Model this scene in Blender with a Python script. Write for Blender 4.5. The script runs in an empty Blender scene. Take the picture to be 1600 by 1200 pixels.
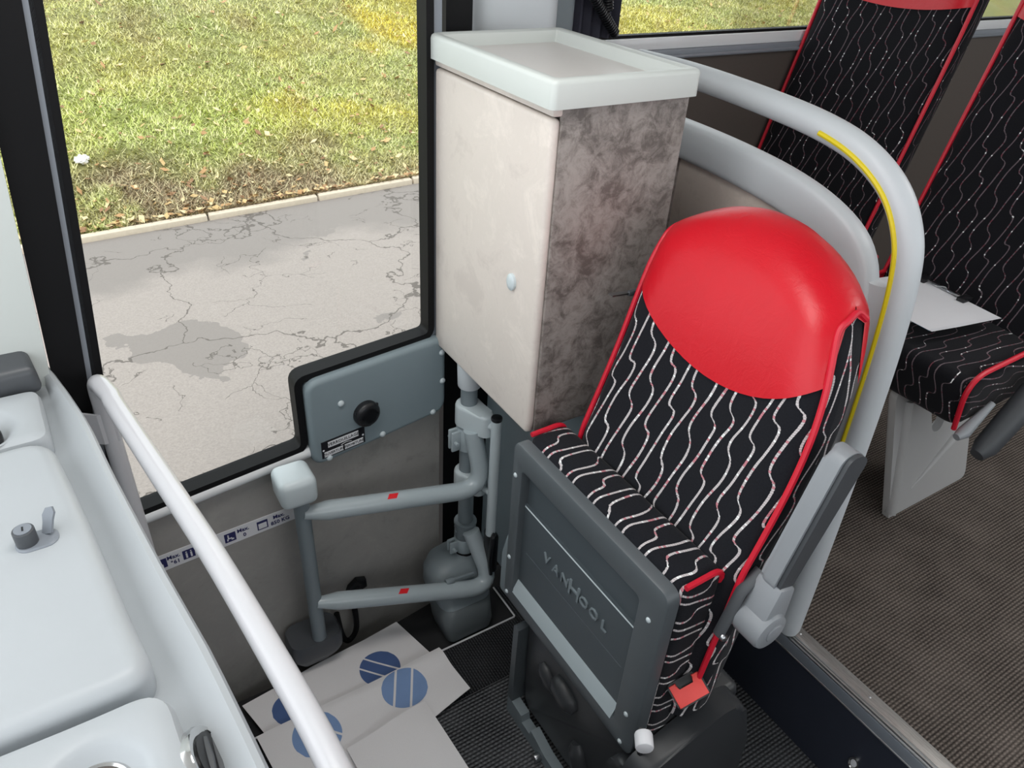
import bpy, bmesh, math, random
import numpy as np
from mathutils import Vector, Matrix
C = bpy.context.scene.collection
SC = bpy.context.scene
V = Vector
PI = math.pi
random.seed(4)

# ------------------------------------------------------------------ camera
def make_camera():
    y, p, r = (math.radians(a) for a in (34.027, 33.665, 3.867))
    f = V((math.sin(y)*math.cos(p), math.cos(y)*math.cos(p), -math.sin(p)))
    rt = V((math.cos(y), -math.sin(y), 0))
    up = rt.cross(f)
    rt2 = math.cos(r)*rt + math.sin(r)*up
    up2 = -math.sin(r)*rt + math.cos(r)*up
    cam = bpy.data.cameras.new('camera')
    cam.sensor_width = 36.0
    cam.lens = 36.0*1175.5/1600
    cam.clip_start = 0.02
    cam.clip_end = 200
    o = bpy.data.objects.new('camera', cam)
    C.objects.link(o)
    o.matrix_world = Matrix(((rt2.x, up2.x, -f.x, 0), (rt2.y, up2.y, -f.y, 0),
                             (rt2.z, up2.z, -f.z, 1.8), (0, 0, 0, 1)))
    SC.camera = o
make_camera()

# ------------------------------------------------------------------ light
SC.view_settings.view_transform = 'Standard'
SC.view_settings.look = 'None'
SC.view_settings.gamma = 1.0
SC.view_settings.use_curve_mapping = False
SC.view_settings.exposure = 0.12
w = bpy.data.worlds.new('sky')
SC.world = w
w.use_nodes = True
wn = w.node_tree
bg = wn.nodes['Background']
bg.inputs[0].default_value = (0.93, 0.97, 1.0, 1)
bg.inputs[1].default_value = 2.1
sun = bpy.data.lights.new('sun', 'SUN')
sun.energy = 1.2
sun.angle = 0.25
sun.color = (1.0, 0.98, 0.94)
so = bpy.data.objects.new('sun', sun)
C.objects.link(so)
so.rotation_euler = V((0.45, 0.55, -1.0)).to_track_quat('-Z', 'Y').to_euler()
so.location = (0, 0, 8)

def fill_light(x, y, sx, sy, e):  # area light added under the ceiling to brighten the interior, no known source
    l = bpy.data.lights.new('fill_area_light', 'AREA')
    l.shape = 'RECTANGLE'
    l.size = sx
    l.size_y = sy
    l.energy = e
    l.color = (1.0, 0.98, 0.95)
    o = bpy.data.objects.new('fill_area_light', l)
    C.objects.link(o)
    o.location = (x, y, 2.235)

fill_light(0.25, 0.80, 0.9, 0.35, 8)
fill_light(2.8, 0.25, 1.6, 0.3, 12)

# ------------------------------------------------------------------ materials
def s2l(c):
    out = []
    for v in c[:3]:
        v = v/255.0
        out.append(v/12.92 if v <= 0.04045 else ((v+0.055)/1.055)**2.4)
    return (*out, 1.0)

class NT:
    def __init__(self, name):
        self.m = bpy.data.materials.new(name)
        self.m.use_nodes = True
        self.t = self.m.node_tree
        self.b = self.t.nodes['Principled BSDF']
        self.out = self.t.nodes['Material Output']
    def n(self, kind, **kw):
        x = self.t.nodes.new(kind)
        for k, v in kw.items():
            setattr(x, k, v)
        return x
    def l(self, a, b):
        self.t.links.new(a, b)
    def val(self, sock, v):
        if isinstance(v, bpy.types.NodeSocket):
            self.l(v, sock)
        else:
            sock.default_value = v
    def math(self, op, a, b=None, clamp=False):
        x = self.n('ShaderNodeMath', operation=op)
        x.use_clamp = clamp
        self.val(x.inputs[0], a)
        if b is not None:
            self.val(x.inputs[1], b)
        return x.outputs[0]
    def mix(self, fac, a, b):
        x = self.n('ShaderNodeMix', data_type='RGBA')
        self.val(x.inputs[0], fac)
        self.val(x.inputs[6], a)
        self.val(x.inputs[7], b)
        return x.outputs[2]
    def noise(self, scale, vec=None, detail=4, rough=0.55, dist=0.0):
        x = self.n('ShaderNodeTexNoise')
        x.inputs['Scale'].default_value = scale
        x.inputs['Detail'].default_value = detail
        x.inputs['Roughness'].default_value = rough
        x.inputs['Distortion'].default_value = dist
        if vec is None:
            vec = self.pos()
        self.l(vec, x.inputs['Vector'])
        return x.outputs['Fac']
    def pos(self):
        if not hasattr(self, '_p'):
            self._p = self.n('ShaderNodeNewGeometry').outputs['Position']
        return self._p
    def xyz(self, v):
        x = self.n('ShaderNodeSeparateXYZ')
        self.l(v, x.inputs[0])
        return x.outputs
    def vec(self, a, b, c):
        x = self.n('ShaderNodeCombineXYZ')
        for i, v in enumerate((a, b, c)):
            self.val(x.inputs[i], v)
        return x.outputs[0]
    def ramp(self, fac, stops):
        x = self.n('ShaderNodeValToRGB')
        e = x.color_ramp.elements
        while len(e) > 1:
            e.remove(e[-1])
        for i, (p, c) in enumerate(stops):
            k = e[0] if i == 0 else e.new(p)
            k.position = p
            k.color = c
        self.l(fac, x.inputs[0])
        return x.outputs[0]
    def bump(self, h, strength=0.3, dist=0.002):
        x = self.n('ShaderNodeBump')
        x.inputs['Strength'].default_value = strength
        x.inputs['Distance'].default_value = dist
        self.l(h, x.inputs['Height'])
        self.l(x.outputs[0], self.b.inputs['Normal'])
    def color(self, c):
        self.val(self.b.inputs['Base Color'], c)

def g(v):
    return (v, v, v, 1)

def plain(name, rgb, rough=0.45, metal=0.0, var=0.06, scale=18, bump=0.0, bscale=500, coat=0.0):
    k = NT(name)
    c = s2l(rgb)
    lo = tuple(x*(1-var) for x in c[:3])+(1,)
    hi = tuple(min(1, x*(1+var)) for x in c[:3])+(1,)
    k.color(k.mix(k.noise(scale), lo, hi))
    k.b.inputs['Roughness'].default_value = rough
    k.b.inputs['Metallic'].default_value = metal
    k.b.inputs['Coat Weight'].default_value = coat
    if bump:
        k.bump(k.noise(bscale, detail=2), bump, 0.001)
    return k.m

M = {}
M['white_plastic'] = plain('white_plastic', (200, 205, 209), 0.42, var=0.02, bump=0.05, bscale=900)
M['white_paint'] = plain('white_paint', (222, 224, 226), 0.3, var=0.02, coat=0.3)
M['rail_white'] = plain('rail_white', (206, 206, 210), 0.28, var=0.02, coat=0.4)
M['dash_white'] = plain('dash_white', (176, 181, 185), 0.42, var=0.02, bump=0.05, bscale=900)
M['cream_white'] = plain('cream_white', (196, 201, 198), 0.45, var=0.02)
M['tray_inner'] = plain('tray_inner', (206, 203, 200), 0.4, var=0.03)
M['grey_paint'] = plain('grey_paint', (172, 183, 188), 0.32, var=0.04, coat=0.3)
M['grey_light'] = plain('grey_light', (196, 206, 210), 0.35, var=0.04, coat=0.2)
M['grey_mid'] = plain('grey_mid', (126, 136, 141), 0.45, var=0.05)
M['grey_strip'] = plain('grey_strip', (128, 134, 142), 0.45, var=0.03)
M['plate_grey'] = plain('plate_grey', (128, 142, 148), 0.5, var=0.04, bump=0.08, bscale=700)
M['panel_grey'] = plain('panel_grey', (84, 90, 94), 0.42, var=0.05, bump=0.1, bscale=800)
M['panel_grey_inset'] = plain('panel_grey_inset', (76, 84, 89), 0.45, var=0.05, bump=0.12, bscale=800)
M['base_dark'] = plain('base_dark', (52, 54, 57), 0.38, var=0.06, bump=0.08, bscale=600)
M['black_rubber'] = plain('black_rubber', (14, 14, 16), 0.6, var=0.1)
M['black_rubber'].node_tree.nodes['Principled BSDF'].inputs['Specular IOR Level'].default_value = 0.2
M['housing'] = plain('housing', (98, 105, 108), 0.4, var=0.06, bump=0.08)
M['black_plastic'] = plain('black_plastic', (26, 27, 30), 0.35, var=0.1)
M['dark_grey'] = plain('dark_grey', (72, 75, 79), 0.4, var=0.05)
M['arm_grey'] = plain('arm_grey', (142, 146, 151), 0.42, var=0.03)
M['arm_dark'] = plain('arm_dark', (68, 71, 75), 0.5, var=0.05)
M['chrome'] = plain('chrome', (215, 215, 215), 0.12, metal=1.0, var=0.03)
M['steel'] = plain('steel', (190, 192, 195), 0.3, metal=1.0, var=0.05)
M['yellow'] = plain('yellow', (226, 204, 28), 0.4, var=0.03)
M['red_paint'] = plain('red_paint', (232, 30, 42), 0.4, var=0.05)
M['red_buckle'] = plain('red_buckle', (236, 72, 66), 0.4, var=0.05)
M['piping_red'] = plain('piping_red', (206, 22, 48), 0.45, var=0.08, scale=60)
M['label_white'] = plain('label_white', (226, 226, 230), 0.5, var=0.02)
M['label_black'] = plain('label_black', (18, 18, 26), 0.4, var=0.05)
M['navy_print'] = plain('navy_print', (34, 36, 92), 0.5, var=0.05)
M['curtain'] = plain('curtain', (58, 58, 70), 0.9, var=0.12, scale=160)
M['blue_board'] = plain('blue_board', (70, 130, 160), 0.5, var=0.04)
M['seat_leg'] = plain('seat_leg', (172, 172, 172), 0.4, var=0.03)
M['riser'] = plain('riser', (44, 48, 60), 0.5, var=0.1, bump=0.08, bscale=500)
M['brown_wall'] = plain('brown_wall', (84, 76, 71), 0.6, var=0.1, scale=120)
M['ceiling'] = plain('ceiling', (205, 205, 202), 0.8, var=0.02)
M['dark_mat'] = plain('dark_mat', (34, 34, 36), 0.85, var=0.25, scale=400)

def aluminium():
    k = NT('brushed_aluminium')
    p = k.xyz(k.pos())
    nz = k.noise(60, k.vec(k.math('MULTIPLY', p[0], 12.0), k.math('MULTIPLY', p[1], 0.6), k.math('MULTIPLY', p[2], 12.0)))
    k.color(k.ramp(nz, [(0.2, s2l((150, 147, 144))), (0.8, s2l((205, 203, 200)))]))
    k.b.inputs['Metallic'].default_value = 0.75
    k.b.inputs['Roughness'].default_value = 0.38
    return k.m
M['aluminium'] = aluminium()

def laminate(name, rgb, dark, amount, scale=14):
    k = NT(name)
    n1 = k.noise(scale, detail=8, rough=0.72, dist=0.6)
    n2 = k.noise(scale*0.35, detail=3)
    n3 = k.noise(scale*6, detail=4, rough=0.8)
    f = k.math('ADD', k.math('MULTIPLY', n1, 0.62), k.math('ADD', k.math('MULTIPLY', n2, 0.24), k.math('MULTIPLY', n3, 0.14)))
    a = s2l(rgb)
    d = s2l(dark)
    mid = tuple(a[i]*0.55+d[i]*0.45 for i in range(3))+(1,)
    c0, c1 = 0.5-amount, 0.5+amount*0.55
    k.color(k.ramp(f, [(c0-0.06, d), (c0+0.02, mid), (c0+0.07, tuple(a[i]*0.9 for i in range(3))+(1,)), (c1+0.08, a)]))
    k.b.inputs['Roughness'].default_value = 0.5
    return k.m
M['laminate_door'] = laminate('laminate_door', (222, 212, 204), (204, 194, 187), 0.05, 10)
M['laminate_stained'] = laminate('laminate_stained', (152, 144, 139), (94, 86, 82), 0.03, 30)
M['partition_panel'] = laminate('partition_panel', (218, 206, 196), (200, 188, 178), 0.05, 12)
M['door_laminate'] = laminate('door_laminate', (166, 163, 159), (144, 142, 138), 0.06, 9)

def fabric(name, thread, base, dots, width):
    k = NT(name)
    uv = k.n('ShaderNodeUVMap').outputs[0]
    o = k.xyz(uv)
    u = k.math('DIVIDE', o[0], 0.0300)
    v = k.math('DIVIDE', o[1], 0.135)
    wob = k.noise(6.0, uv, detail=1)
    ph = k.math('ADD', k.math('ADD', k.math('MULTIPLY', u, 2.5), k.math('MULTIPLY', wob, 5.0)), k.math('MULTIPLY', v, 2*PI))
    sw = k.math('SINE', ph)
    slope = k.math('ADD', 1.0, k.math('MULTIPLY', k.math('COSINE', ph), 0.31*2.5))
    jit = k.math('MULTIPLY', k.math('SUBTRACT', k.noise(330, uv, detail=1), 0.5), 0.07)
    wv = k.math('ADD', k.math('ADD', u, k.math('MULTIPLY', sw, 0.31)), jit)
    fr = k.math('FRACT', wv)
    d = k.math('DIVIDE', k.math('ABSOLUTE', k.math('SUBTRACT', fr, 0.5)), k.math('MAXIMUM', slope, 0.3))
    line = k.math('LESS_THAN', d, width)
    # woven beads along the thread
    cell = k.math('FLOOR', wv)
    vv = k.math('ADD', k.math('DIVIDE', o[1], 0.0042), k.math('MULTIPLY', cell, 0.37))
    bead = k.n('ShaderNodeTexWhiteNoise', noise_dimensions='2D')
    k.l(k.vec(k.math('FLOOR', vv), cell, 0.0), bead.inputs['Vector'])
    r = bead.outputs['Value']
    th = s2l(thread)
    tc = k.mix(k.math('LESS_THAN', r, 0.16), th, (th[0]*0.95, th[1]*0.42, th[2]*0.48, 1))
    tc = k.mix(k.math('GREATER_THAN', r, 1-dots), tc, s2l((236, 236, 236)))
    seg = k.math('ABSOLUTE', k.math('SUBTRACT', k.math('FRACT', vv), 0.5))
    tc = k.mix(k.math('MULTIPLY', k.math('GREATER_THAN', seg, 0.43), 0.55), tc, s2l(base))
    nz = k.noise(300, uv, detail=3)
    bc = s2l(base)
    bcol = k.mix(nz, tuple(x*0.6 for x in bc[:3])+(1,), tuple(x*1.5 for x in bc[:3])+(1,))
    k.color(k.mix(line, bcol, tc))
    k.b.inputs['Roughness'].default_value = 0.95
    k.b.inputs['Specular IOR Level'].default_value = 0.15
    k.b.inputs['Sheen Weight'].default_value = 0.06
    k.bump(k.math('ADD', k.math('MULTIPLY', line, 0.8), nz), 0.25, 0.001)
    return k.m
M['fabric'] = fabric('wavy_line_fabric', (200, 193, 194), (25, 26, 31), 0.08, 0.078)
M['fabric_dim'] = fabric('wavy_line_fabric_worn_shaded', (112, 98, 104), (21, 21, 25), 0.05, 0.05)  # passenger copy of the fabric: thread darkened for dimmer light as well as wear

def leather():
    k = NT('red_leather')
    nz = k.noise(700, detail=3)
    big = k.noise(9, detail=3)
    k.color(k.mix(big, s2l((196, 8, 28)), s2l((210, 14, 36))))
    k.b.inputs['Roughness'].default_value = 0.36
    k.b.inputs['Specular IOR Level'].default_value = 0.4
    k.b.inputs['Coat Weight'].default_value = 0.12
    k.b.inputs['Coat Roughness'].default_value = 0.28
    cr = k.noise(26, detail=5, dist=1.4)
    k.bump(k.math('ADD', k.math('MULTIPLY', nz, 0.30), k.math('MULTIPLY', cr, 1.6)), 0.30, 0.002)
    return k.m
M['leather'] = leather()

def carpet(name, hi, lo, period, ydir=True, spread=0.5):
    k = NT(name)
    p = k.xyz(k.pos())
    a, b = (p[1], p[0]) if ydir else (p[0], p[1])
    ph = k.math('MULTIPLY', a, 2*PI/period)
    rib = k.math('MULTIPLY', k.math('ADD', k.math('SINE', ph), 1.0), 0.5)
    cr = k.math('MULTIPLY', k.math('ADD', k.math('SINE', k.math('ADD', k.math('MULTIPLY', b, 2*PI/(period*1.35)), k.math('MULTIPLY', k.math('FLOOR', k.math('DIVIDE', ph, 2*PI)), 2.4))), 1.0), 0.5)
    n1 = k.noise(260, detail=3)
    n2 = k.noise(7, detail=3)
    h = k.math('MULTIPLY', rib, k.math('ADD', 0.45, k.math('MULTIPLY', cr, 0.55)))
    f = k.math('ADD', k.math('MULTIPLY', h, spread), k.math('ADD', k.math('MULTIPLY', n1, 0.45), k.math('MULTIPLY', n2, 0.35)))
    k.color(k.ramp(f, [(0.35, s2l(lo)), (0.95, s2l(hi))]))
    k.b.inputs['Roughness'].default_value = 0.95
    k.b.inputs['Specular IOR Level'].default_value = 0.1
    k.bump(k.math('ADD', h, k.math('MULTIPLY', n1, 0.6)), 0.6, 0.003)
    return k.m
M['carpet_aisle'] = carpet('carpet_aisle', (132, 122, 115), (50, 45, 42), 0.0085)
M['carpet_entry'] = carpet('carpet_entry', (122, 123, 126), (24, 24, 26), 0.0095)
M['carpet_entry_fine'] = carpet('carpet_entry_fine', (84, 85, 88), (20, 20, 22), 0.0075, False, 0.4)

def glass():
    k = NT('window_glass')
    tr = k.n('ShaderNodeBsdfTransparent')
    tr.inputs[0].default_value = (0.95, 0.97, 0.96, 1)
    gl = k.n('ShaderNodeBsdfGlossy')
    gl.inputs['Roughness'].default_value = 0.02
    fr = k.n('ShaderNodeFresnel')
    fr.inputs[0].default_value = 1.35
    mx = k.n('ShaderNodeMixShader')
    k.l(k.math('MULTIPLY', fr.outputs[0], 0.5), mx.inputs[0])
    k.l(tr.outputs[0], mx.inputs[1])
    k.l(gl.outputs[0], mx.inputs[2])
    k.l(mx.outputs[0], k.out.inputs[0])
    return k.m
M['glass'] = glass()

def asphalt():
    k = NT('cracked_asphalt')
    p = k.pos()
    n0 = k.noise(1.3, detail=3)
    warp = k.n('ShaderNodeVectorMath', operation='ADD')
    nc = k.n('ShaderNodeTexNoise')
    nc.inputs['Scale'].default_value = 2.2
    nc.inputs['Detail'].default_value = 5
    k.l(p, nc.inputs['Vector'])
    sc = k.n('ShaderNodeVectorMath', operation='SCALE')
    k.l(nc.outputs['Color'], sc.inputs[0])
    sc.inputs['Scale'].default_value = 0.9
    k.l(p, warp.inputs[0])
    k.l(sc.outputs[0], warp.inputs[1])
    vo = k.n('ShaderNodeTexVoronoi', feature='DISTANCE_TO_EDGE')
    vo.inputs['Scale'].default_value = 0.75
    k.l(warp.outputs[0], vo.inputs['Vector'])
    vo2 = k.n('ShaderNodeTexVoronoi', feature='DISTANCE_TO_EDGE')
    vo2.inputs['Scale'].default_value = 2.1
    k.l(warp.outputs[0], vo2.inputs['Vector'])
    brk = k.noise(1.6, detail=2)
    c1 = k.math('MULTIPLY', k.math('LESS_THAN', vo.outputs['Distance'], k.math('MULTIPLY', brk, 0.011)), 1.0)
    c2 = k.math('MULTIPLY', k.math('LESS_THAN', vo2.outputs['Distance'], 0.006), k.math('GREATER_THAN', brk, 0.53))
    crack = k.math('MAXIMUM', c1, c2)
    fine = k.noise(90, detail=4, rough=0.7)
    patch = k.noise(1.1, warp.outputs[0], detail=3, rough=0.4)
    base = k.ramp(fine, [(0.25, s2l((134, 125, 120))), (0.75, s2l((161, 151, 145)))])
    # the damp dirty margin beside the kerb and darker patches
    o = k.xyz(p)
    edge = k.math('SUBTRACT', o[1], k.math('MULTIPLY', o[0], 0.085))
    near = k.n('ShaderNodeMapRange')
    k.l(k.math('ADD', edge, k.math('MULTIPLY', n0, 1.2)), near.inputs[0])
    near.inputs[1].default_value = 5.95
    near.inputs[2].default_value = 6.25
    dk = k.math('MAXIMUM', near.outputs[0], k.math('GREATER_THAN', patch, 0.60))
    col = k.mix(k.math('MULTIPLY', dk, 0.75), base, s2l((122, 115, 111)))
    col = k.mix(k.math('MULTIPLY', crack, 0.8), col, s2l((84, 77, 72)))
    k.color(col)
    k.b.inputs['Roughness'].default_value = 0.9
    k.bump(k.math('SUBTRACT', fine, k.math('MULTIPLY', crack, 1.5)), 0.4, 0.004)
    return k.m
M['asphalt'] = asphalt()

def attr_mat(name, rough=0.8, transl=0.0):
    k = NT(name)
    a = k.n('ShaderNodeAttribute')
    a.attribute_name = 'tint'
    k.color(k.mix(k.math('MULTIPLY', k.noise(55, detail=3), 0.5), a.outputs['Color'], s2l((96, 84, 60))) if not transl else a.outputs['Color'])
    k.b.inputs['Roughness'].default_value = rough
    k.b.inputs['Specular IOR Level'].default_value = 0.2
    return k.m
M['soil'] = attr_mat('grassy_soil')
M['blade'] = attr_mat('grass_blade', 0.7, 1)
M['kerb'] = plain('kerb', (196, 182, 164), 0.9, var=0.15, scale=30)

def paper():
    k = NT('paper_white')
    k.color(k.mix(k.noise(900, detail=2), s2l((226, 223, 224)), s2l((240, 237, 238))))
    k.b.inputs['Roughness'].default_value = 0.95
    k.bump(k.noise(500, detail=3), 0.2, 0.001)
    return k.m
M['paper'] = paper()
M['print_blue'] = plain('print_blue', (128, 156, 200), 0.9, var=0.05, scale=40)
M['print_dark'] = plain('print_dark', (78, 102, 150), 0.9, var=0.05, scale=40)

# ------------------------------------------------------------------ mesh helpers
def B():
    return bmesh.new()

def finish(name, bm, mat, parent=None, uvf=None, smooth=40, recalc=True, uvi=None):
    if recalc:
        bmesh.ops.recalc_face_normals(bm, faces=bm.faces[:])
    if parent is not None:
        off = V(parent['base']) if 'base' in parent.keys() else V((0, 0, 0))
    else:
        off = V((0, 0, 0))
    if uvi:
        bm.verts.index_update()
        L = bm.loops.layers.uv.new('UVMap')
        for f in bm.faces:
            for lp in f.loops:
                lp[L].uv = uvi[lp.vert.index]
    if uvf:
        bm.normal_update()
        L = bm.loops.layers.uv.new('UVMap')
        for f in bm.faces:
            for lp in f.loops:
                lp[L].uv = uvf(lp.vert.co, f.normal)
    if off.length:
        bmesh.ops.translate(bm, verts=bm.verts[:], vec=-off)
    me = bpy.data.meshes.new(name)
    bm.to_mesh(me)
    bm.free()
    if smooth:
        me.shade_smooth()
        me.set_sharp_from_angle(angle=math.radians(smooth))
    me.materials.append(mat)
    o = bpy.data.objects.new(name, me)
    C.objects.link(o)
    if parent is not None:
        o.parent = parent
        if 'base' in parent.keys():
            o['base'] = parent['base']
    return o

def tag(o, label=None, cat=None, group=None, kind=None):
    if label: o['label'] = label
    if cat: o['category'] = cat
    if group: o['group'] = group
    if kind: o['kind'] = kind
    return o

def thing(name, label, cat, loc, group=None, kind=None):
    o = bpy.data.objects.new(name, None)
    C.objects.link(o)
    o.location = loc
    o.empty_display_size = 0.05
    o['base'] = [float(x) for x in loc]
    return tag(o, label, cat, group, kind)

def box(bm, lo, hi, bev=0.0, seg=2):
    c = [(a+b)/2 for a, b in zip(lo, hi)]
    s = [abs(b-a) for a, b in zip(lo, hi)]
    r = bmesh.ops.create_cube(bm, size=1.0)
    vs = r['verts']
    for v in vs:
        v.co = V((v.co.x*s[0]+c[0], v.co.y*s[1]+c[1], v.co.z*s[2]+c[2]))
    if bev:
        es = {e for v in vs for e in v.link_edges}
        bmesh.ops.bevel(bm, geom=list(es), offset=min(bev, min(s)*0.49), segments=seg, profile=0.5, affect='EDGES')
    return bm

def hexa(bm, pts, bev=0.0, seg=2):
    """8 corners: bottom four then top four, same winding."""
    vs = [bm.verts.new(p) for p in pts]
    fs = [(0, 3, 2, 1), (4, 5, 6, 7), (0, 1, 5, 4), (1, 2, 6, 5), (2, 3, 7, 6), (3, 0, 4, 7)]
    for f in fs:
        bm.faces.new([vs[i] for i in f])
    if bev:
        es = {e for v in vs for e in v.link_edges}
        bmesh.ops.bevel(bm, geom=list(es), offset=bev, segments=seg, profile=0.5, affect='EDGES')
    return bm

def loft(bm, loops, cap=True, closed=True):
    rows = [[bm.verts.new(p) for p in L] for L in loops]
    n = len(rows[0])
    for a, b in zip(rows[:-1], rows[1:]):
        for i in range(n if closed else n-1):
            j = (i+1) % n
            try:
                bm.faces.new((a[i], a[j], b[j], b[i]))
            except ValueError:
                pass
    if cap:
        for r in (rows[0], rows[-1]):
            try:
                bm.faces.new(r)
            except ValueError:
                pass
    return rows

def catmull(pts, sub=6):
    P = [V(p) for p in pts]
    P = [P[0]*2-P[1]] + P + [P[-1]*2-P[-2]]
    out = []
    for i in range(1, len(P)-2):
        p0, p1, p2, p3 = P[i-1:i+3]
        for s in range(sub):
            t = s/sub
            out.append(0.5*((2*p1)+(p2-p0)*t+(2*p0-5*p1+4*p2-p3)*t*t+(3*p1-p0-3*p2+p3)*t**3))
    out.append(P[-2])
    return out

def fillet(pts, r, n=6):
    P = [V(p) for p in pts]
    out = [P[0]]
    for i in range(1, len(P)-1):
        a, b, c = P[i-1], P[i], P[i+1]
        d1, d2 = (a-b), (c-b)
        k = min(r, d1.length*0.48, d2.length*0.48)
        s, e = b+d1.normalized()*k, b+d2.normalized()*k
        for j in range(n+1):
            t = j/n
            out.append((1-t)**2*s+2*t*(1-t)*b+t*t*e)
    out.append(P[-1])
    return out

def tube(bm, pts, r, n=12, flat=1.0, cap=True, radii=None):
    P = [V(p) for p in pts]
    T = []
    for i in range(len(P)):
        a = P[max(0, i-1)]
        b = P[min(len(P)-1, i+1)]
        T.append((b-a).normalized())
    up = V((0, 0, 1)) if abs(T[0].z) < 0.9 else V((1, 0, 0))
    x = T[0].cross(up).normalized()
    loops = []
    for i, p in enumerate(P):
        x = (x - T[i]*x.dot(T[i])).normalized()
        y = T[i].cross(x)
        rr = radii[i] if radii else r
        loops.append([p + x*math.cos(2*PI*k/n)*rr + y*math.sin(2*PI*k/n)*rr*flat for k in range(n)])
    loft(bm, loops, cap)
    return bm

def cyl(bm, a, b, r, n=20, bev=0.0, r2=None):
    a, b = V(a), V(b)
    r2 = r if r2 is None else r2
    d = (b-a)
    L = d.length
    d.normalize()
    if bev:
        pts = [a, a+d*bev*0.3, a+d*bev, b-d*bev, b-d*bev*0.3, b]
        rad = [r-bev, r-bev*0.3, r, r2, r2-bev*0.3, r2-bev]
    else:
        pts, rad = [a, b], [r, r2]
    return tube(bm, pts, r, n, radii=rad)

def prism(bm, outline, z0, z1, bev=0.0, seg=3, frame=None):
    """outline: 2-D points; frame maps (a, b, h) to a point; default a=x, b=y, h=z."""
    f = frame or (lambda a, b, h: V((a, b, h)))
    lo = [bm.verts.new(f(a, b, z0)) for a, b in outline]
    hi = [bm.verts.new(f(a, b, z1)) for a, b in outline]
    n = len(lo)
    bm.faces.new(lo[::-1])
    top = bm.faces.new(hi)
    for i in range(n):
        j = (i+1) % n
        bm.faces.new((lo[i], lo[j], hi[j], hi[i]))
    if bev:
        bmesh.ops.bevel(bm, geom=list(top.edges), offset=bev, segments=seg, profile=0.5, affect='EDGES')
    return bm

def rrect(a0, a1, b0, b1, r, n=5):
    out = []
    for cx, cy, s in ((a1-r, b1-r, 0), (a0+r, b1-r, 1), (a0+r, b0+r, 2), (a1-r, b0+r, 3)):
        for k in range(n+1):
            t = (s + k/n)*PI/2
            out.append((cx+r*math.cos(t), cy+r*math.sin(t)))
    return out

def ring_prism(bm, outer, inner, h0, h1, frame, bev=0.0):
    """a plate with a hole; outer and inner have as many points as each other."""
    n = len(outer)
    L = [[bm.verts.new(frame(a, b, h)) for a, b in O] for O, h in ((outer, h0), (outer, h1), (inner, h1), (inner, h0))]
    for q in range(4):
        A, D = L[q], L[(q+1) % 4]
        for i in range(n):
            j = (i+1) % n
            bm.faces.new((A[i], A[j], D[j], D[i]))
    if bev:
        es = [e for q in (1, 2) for i in range(n) for e in [bm.edges.get((L[q][i], L[q][(i+1) % n]))] if e]
        bmesh.ops.bevel(bm, geom=es, offset=bev, segments=2, profile=0.5, affect='EDGES')
    return bm

def ribbon(bm, path, w0, w1, h0, h1, frame):
    """rectangular strip swept along a 2-D path inside a frame plane."""
    P = [V((a, b)) for a, b in path]
    loops = []
    for i in range(len(P)):
        a = P[max(0, i-1)]
        b = P[min(len(P)-1, i+1)]
        t = (b-a).normalized()
        nrm = V((-t.y, t.x))
        q0, q1 = P[i]+nrm*w0, P[i]+nrm*w1
        loops.append([frame(q0.x, q0.y, h0), frame(q1.x, q1.y, h0), frame(q1.x, q1.y, h1), frame(q0.x, q0.y, h1)])
    loft(bm, loops)
    return bm

def fillet2(path, r, n=5):
    return [(p.x, p.y) for p in fillet([(a, b, 0) for a, b in path], r, n)]

def dome(bm, c, r, axis, h=None, n=12):
    """a low rounded screw or rivet head."""
    axis = V(axis).normalized()
    h = h or r*0.5
    c = V(c)
    pts = [c-axis*r*0.3, c+axis*h*0.35, c+axis*h*0.75, c+axis*h]
    return tube(bm, pts, r, n, radii=[r, r, r*0.75, r*0.25])

def soft_plate(outline, z0, z1, bev, seg=6, frame=None):
    """a plate with one evenly rounded face, built from inset loops."""
    f = frame or (lambda a, b, h: V((a, b, h)))
    P = []
    for p in outline:
        if not P or (V(p)-P[-1]).length > 1e-4: P.append(V(p))
    if (P[0]-P[-1]).length < 1e-4: P.pop()
    n = len(P)
    ar = sum(P[i].x*P[(i+1) % n].y-P[(i+1) % n].x*P[i].y for i in range(n))
    sg = 1 if ar > 0 else -1
    N = []
    for i in range(n):
        e1, e2 = (P[i]-P[i-1]).normalized(), (P[(i+1) % n]-P[i]).normalized()
        n1, n2 = V((-e1.y, e1.x))*sg, V((-e2.y, e2.x))*sg
        m = (n1+n2).normalized()
        N.append(m/max(0.5, m.dot(n1)))
    L = [[(p.x, p.y, z0) for p in P]]
    for k in range(seg+1):
        t = k/seg*PI/2
        ins, z = bev*(1-math.cos(t)), z1-bev+bev*math.sin(t)
        L.append([(P[i].x+N[i].x*ins, P[i].y+N[i].y*ins, z) for i in range(n)])
    L.append([(P[i].x+N[i].x*(bev+0.003), P[i].y+N[i].y*(bev+0.003), z1) for i in range(n)])
    c = [sum(q[k] for q in L[-1])/n for k in (0, 1)]
    L.append([(c[0]+(q[0]-c[0])*0.02, c[1]+(q[1]-c[1])*0.02, z1) for q in L[-1]])
    bm = bmesh.new()
    loft(bm, [[f(*q) for q in R_] for R_ in L])
    return bm

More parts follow.
